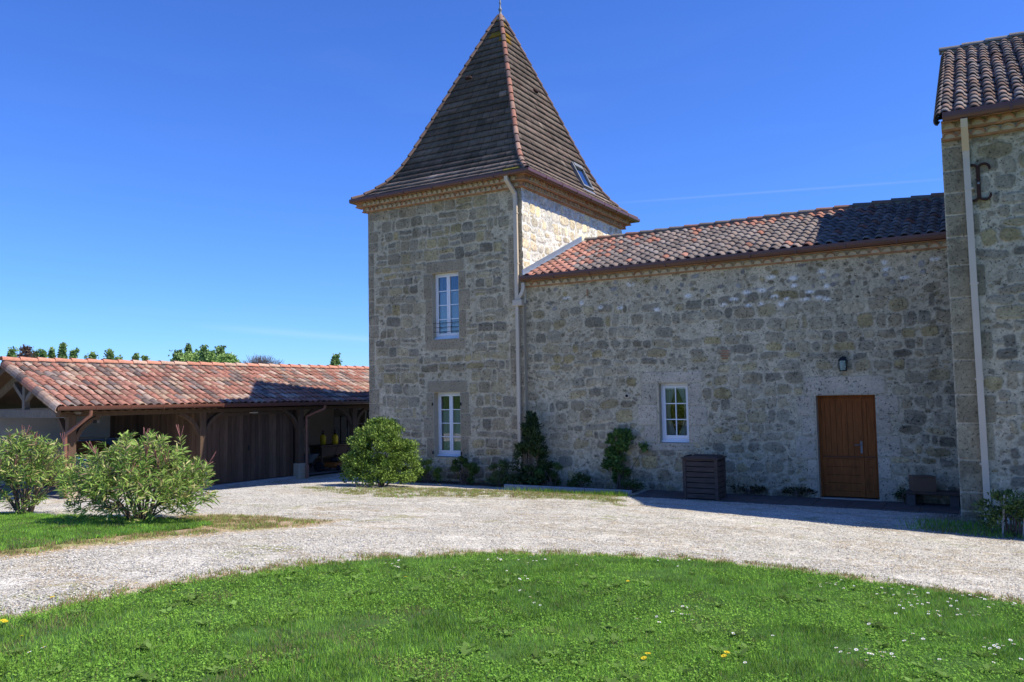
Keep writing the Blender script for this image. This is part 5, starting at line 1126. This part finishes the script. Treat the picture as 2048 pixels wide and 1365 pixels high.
DP = [(x_/2.738+1300, y_/2.738+1050) for x_, y_ in ((975, 335), (980, 345), (1010, 345), (1032, 345), (1062, 365), (935, 352), (925, 360), (1120, 350), (1048, 320), (1263, 368), (1247, 400), (1280, 413), (1293, 397), (1335, 368), (1343, 403), (1387, 363), (1417, 385), (1415, 397), (1428, 400), (1440, 380), (1436, 405), (1453, 410), (1470, 413), (1465, 432), (1395, 430), (1383, 432), (1388, 440), (1408, 447), (1366, 463), (1385, 478), (1440, 462), (1436, 473), (1460, 476), (1466, 450), (1484, 455), (1519, 453), (1521, 395),
      (1532, 503), (1524, 512), (1572, 503), (1566, 522), (1588, 516), (1578, 508), (1351, 516), (1305, 447), (1634, 428), (1626, 440), (1650, 468), (1680, 478), (1686, 440), (1692, 500), (1697, 510), (1690, 515), (1656, 527), (1745, 504), (1777, 517), (1796, 525), (1748, 410), (1765, 428), (1796, 412), (1818, 425), (1832, 430), (1858, 435), (1872, 432), (1852, 480), (1880, 455), (1930, 422), (1950, 453), (1984, 460), (1990, 455), (1717, 407), (1758, 405),
      (205, 473), (182, 478), (255, 478), (126, 507), (172, 518), (205, 518), (223, 525), (240, 548), (45, 527), (47, 570), (443, 628), (673, 635), (190, 204), (203, 206), (214, 211), (157, 241), (42, 206), (1212, 573), (1440, 631), (1405, 669), (1028, 708), (1058, 726), (1090, 710), (1098, 737), (1130, 717), (1142, 716), (1188, 718), (1193, 742), (1205, 746), (1268, 735), (1265, 752), (1290, 726), (1328, 738), (1335, 756), (1498, 658), (1588, 772), (1842, 657), (1835, 697), (1875, 688), (1882, 690), (1875, 706), (1900, 674), (1910, 706), (1935, 694), (1966, 663), (1996, 690), (1888, 738), (1872, 783), (2026, 773), (525, 790), (1196, 788))]
DP += [(x_/2.926+600, y_/2.926+900) for x_, y_ in ((175, 664), (213, 672), (240, 672), (268, 668), (298, 669), (253, 690), (547, 690), (560, 697), (572, 690), (585, 700), (547, 706), (560, 709), (574, 709), (905, 712), (882, 727), (931, 729), (1105, 658), (1133, 668), (1155, 645), (1160, 664), (1180, 660), (1185, 664), (1283, 657), (1335, 678), (1334, 692), (1352, 647), (1368, 664), (1382, 664), (1420, 658), (1432, 660), (1550, 683), (1622, 693), (1708, 660), (1208, 724), (1310, 766), (1275, 779), (1287, 779), (1328, 778), (1508, 805), (1297, 846), (1394, 858), (1338, 886), (1375, 918), (1405, 929), (1969, 1020), (1482, 624), (505, 680), (585, 667))]
DP += [(63, 1318), (91, 1311)]
rr = random.Random(4)
for i, (px, py) in enumerate(DP):
    P = at(px, py+3); put(daisy, tuple(P), rr.uniform(0, 6), (rr.uniform(-.35, .1), rr.uniform(-.3, .3)), rr.uniform(.8, 1.15), 'tiny white daisy with yellow centre growing in the lawn', 'daisy', 'daisies scattered over the lawn', i == 0)
YP = [(1296, 1326), (1292, 1333), (1452, 1322), (1452, 1329), (106, 1208), (5, 1256), (9, 1259), (228, 1171), (276, 1175), (352, 1191), (538, 1154), (810, 1163), (1256, 1170), (875, 968), (870, 967), (879, 970), (1093, 972), (42, 1286)]
for i, (px, py) in enumerate(YP):
    P = at(px, py+4); put(dand, tuple(P), rr.uniform(0, 6), (rr.uniform(-.4, .1), rr.uniform(-.3, .3)), 1.1 if i < 7 else .9, 'small yellow dandelion flower in the grass', 'dandelion', 'yellow flowers scattered in the grass', i == 0)
# taller weeds along the mossy strip
x, y = scm(sst(-.05, .15, dm)*(Y > -1.5)*(Y < -.75)+1e-9, 1800, 51)
o = blades('grass', x, y, .04, .12, .010, 52, tint=.75); tag(o, 'rough grass tufts along the foot of the flower bed', 'grass', kind='stuff')
x, y = scm(sst(8.6, 9.3, X)*sst(-2.1, -2.4, Y)*sst(-4.0, -3.5, Y)+1e-9, 4500, 53)
o = blades('grass', x, y, .03, .09, .010, 54, tint=.95); tag(o, 'rough green grass at the foot of the farmhouse wall', 'grass', kind='stuff')
# ---- trees beyond the carport
def far_tree(px, top, wpx, kind, seed, label, D=150.):
    r = np.random.default_rng(seed); d = ray(px, 780); d = d/np.hypot(d[0], d[1]); base = CAM+d*D; H = 0; 
    dt = ray(px, top); dt = dt/np.hypot(dt[0], dt[1]); H = float(CAM[2]+dt[2]*D)+2; W = wpx/F*D/2*1.55
    nm = {'poplar': 'poplar_tree', 'broad': 'broadleaf_tree', 'bare': 'bare_tree', 'pine': 'dark_conifer', 'red': 'bronze_tree'}[kind]
    root = empty(nm, (base[0], base[1], -2), 0, label, 'tree', 'distant trees beyond the carport')
    n = {'poplar': 4600, 'broad': 7000, 'bare': 500, 'pine': 1500, 'red': 1100}[kind]; C = {'poplar': ((.20, .31, .11), (.30, .41, .15)), 'broad': ((.25, .38, .11), (.34, .47, .14)), 'bare': ((.16, .11, .09), (.2, .15, .12)), 'pine': ((.05, .075, .04), (.08, .095, .05)), 'red': ((.13, .07, .06), (.17, .12, .08))}[kind]  # poplar and broadleaf crowns lightened, distance haze put into the leaf colour
    h0 = H*.35; nb = 170; t = r.uniform(0, 1, nb)**.85; 
    rad = ((1-t)**.55*(.35+.65*sst(0, .25, t)) if kind == 'poplar' else np.sqrt(np.clip(1-(t*1.5-.5)**2, .1, 1)))*W*.80; a = r.uniform(0, 6.283, nb); C3 = np.stack([np.cos(a)*rad*r.uniform(.1, 1, nb), np.sin(a)*rad*r.uniform(.1, 1, nb), h0+(H-h0)*(.02+.93*t)], -1)
    C3[:3, 2] = (H*.985, H*.96, H*.93) if kind == 'poplar' else C3[:3, 2]
    k = r.integers(0, nb, n); cs = (rad*.26+W*.05)[k][:, None]; P = C3[k]+r.normal(size=(n, 3))*cs*.62*np.array([1, 1, 1.7 if kind == 'poplar' else 1.0]); P[:, 2] = np.minimum(P[:, 2], H)
    tone = r.random((nb, 1))[k]; c = (np.array(C[0])*(1-tone)+np.array(C[1])*tone)*r.uniform(.7, 1.3, (n, 1)); s_ = D/150
    m = MB(); m.tube([(0, 0, 0), (0, 0, H*.5), (0, 0, H*.93)], .22*s_, 6, scale=[1, .6, .1], up=(1, 0, 0))
    if kind in ('bare', 'red'):
        nbr = 170 if kind == 'bare' else 50
        for i in range(nbr):
            a = r.uniform(0, 6.28); e = r.uniform(.05, 1); st = (0, 0, H*r.uniform(.25, .55)); q = (math.cos(a)*W*e, math.sin(a)*W*e, H*(.99-.30*e**2.5)*r.uniform(.90, 1)); mid = (q[0]*.6, q[1]*.6, st[2]*.45+q[2]*.55); m.tube([st, mid, q], .05*s_, 4, scale=[1, .6, .25], up=(.3, .2, .1))
            for _ in range(3): q2 = (q[0]+r.normal(0, .05)*W*2, q[1]+r.normal(0, .05)*W*2, q[2]+r.uniform(-.02, .03)*H); m.tube([mid, tuple((np.array(mid)+np.array(q2))/2+r.normal(0, .1, 3)), q2], .022*s_, 3, up=(.3, .2, .1))
    m.build('trunk', M_['bark'] if kind != 'bare' else M_['palebark'], root)
    if kind != 'bare': leafmesh('crown', P, r.normal(size=(n, 3)), r.uniform(.3, .65, n)*s_*.9, r.uniform(.22, .42, n)*s_, c, 'farleaf', root, seed+1)
M_['palebark'] = mk('pale_bark', (.20, .165, .15), .9, namp=.1, bump=0)
TR = [(22, 697, 20, 'poplar', 'first poplar from the left edge'), (52, 690, 34, 'red', 'bare reddish tree between two small poplars at far left'), (70, 703, 20, 'poplar', 'short poplar right of the reddish tree'), (85, 700, 14, 'poplar', 'left of a tight pair of poplars'), (102, 698, 13, 'poplar', 'right of a tight pair of poplars'),
      (124, 687, 18, 'poplar', 'tallest narrow poplar at left, darkest of its row'), (145, 700, 17, 'poplar', 'poplar just right of the tallest narrow one'), (184, 706, 24, 'poplar', 'stubby poplar standing alone above the red roof'), (220, 701, 22, 'poplar', 'poplar with a lower shoulder on its right'), (234, 714, 16, 'poplar', 'low poplar touching a taller one'),
      (270, 709, 14, 'poplar', 'small lone poplar with a rounded tip'), (290, 713, 15, 'poplar', 'small poplar beside a low brownish bush'), (312, 722, 30, 'red', 'low brownish bush right of a small poplar'),
      (355, 702, 26, 'poplar', 'leftmost poplar of the dense green clump'), (376, 689, 24, 'poplar', 'tallest poplar of the dense green clump'), (408, 692, 22, 'poplar', 'middle poplar rising from the clump'), (412, 703, 90, 'broad', 'wide light green tree filling the middle of the clump'), (376, 708, 62, 'broad', 'rounded light green tree at the left of the clump'), (452, 710, 52, 'broad', 'low rounded light green tree at the right of the clump'), (442, 693, 26, 'poplar', 'right poplar of the dense green clump'), (465, 714, 28, 'poplar', 'low poplar at the right end of the clump'), (350, 722, 40, 'red', 'low brownish scrub at the left foot of the clump'),
      (520, 708, 80, 'bare', 'rounded bare twiggy tree right of the green clump'), (578, 731, 22, 'pine', 'low dark tree just right of the bare tree'), (598, 730, 20, 'pine', 'small dark tree nearer the lone poplar'), (636, 735, 18, 'pine', 'tiny dark treetop just left of the lone poplar'), (671, 709, 28, 'poplar', 'lone poplar nearest the tower')]
for i, (px, tp, w_, kd, lab) in enumerate(TR): far_tree(px, tp, w_, kd, 500+i*3, lab, D=150.+(i % 3)*8)
print('objects', len(bpy.data.objects))
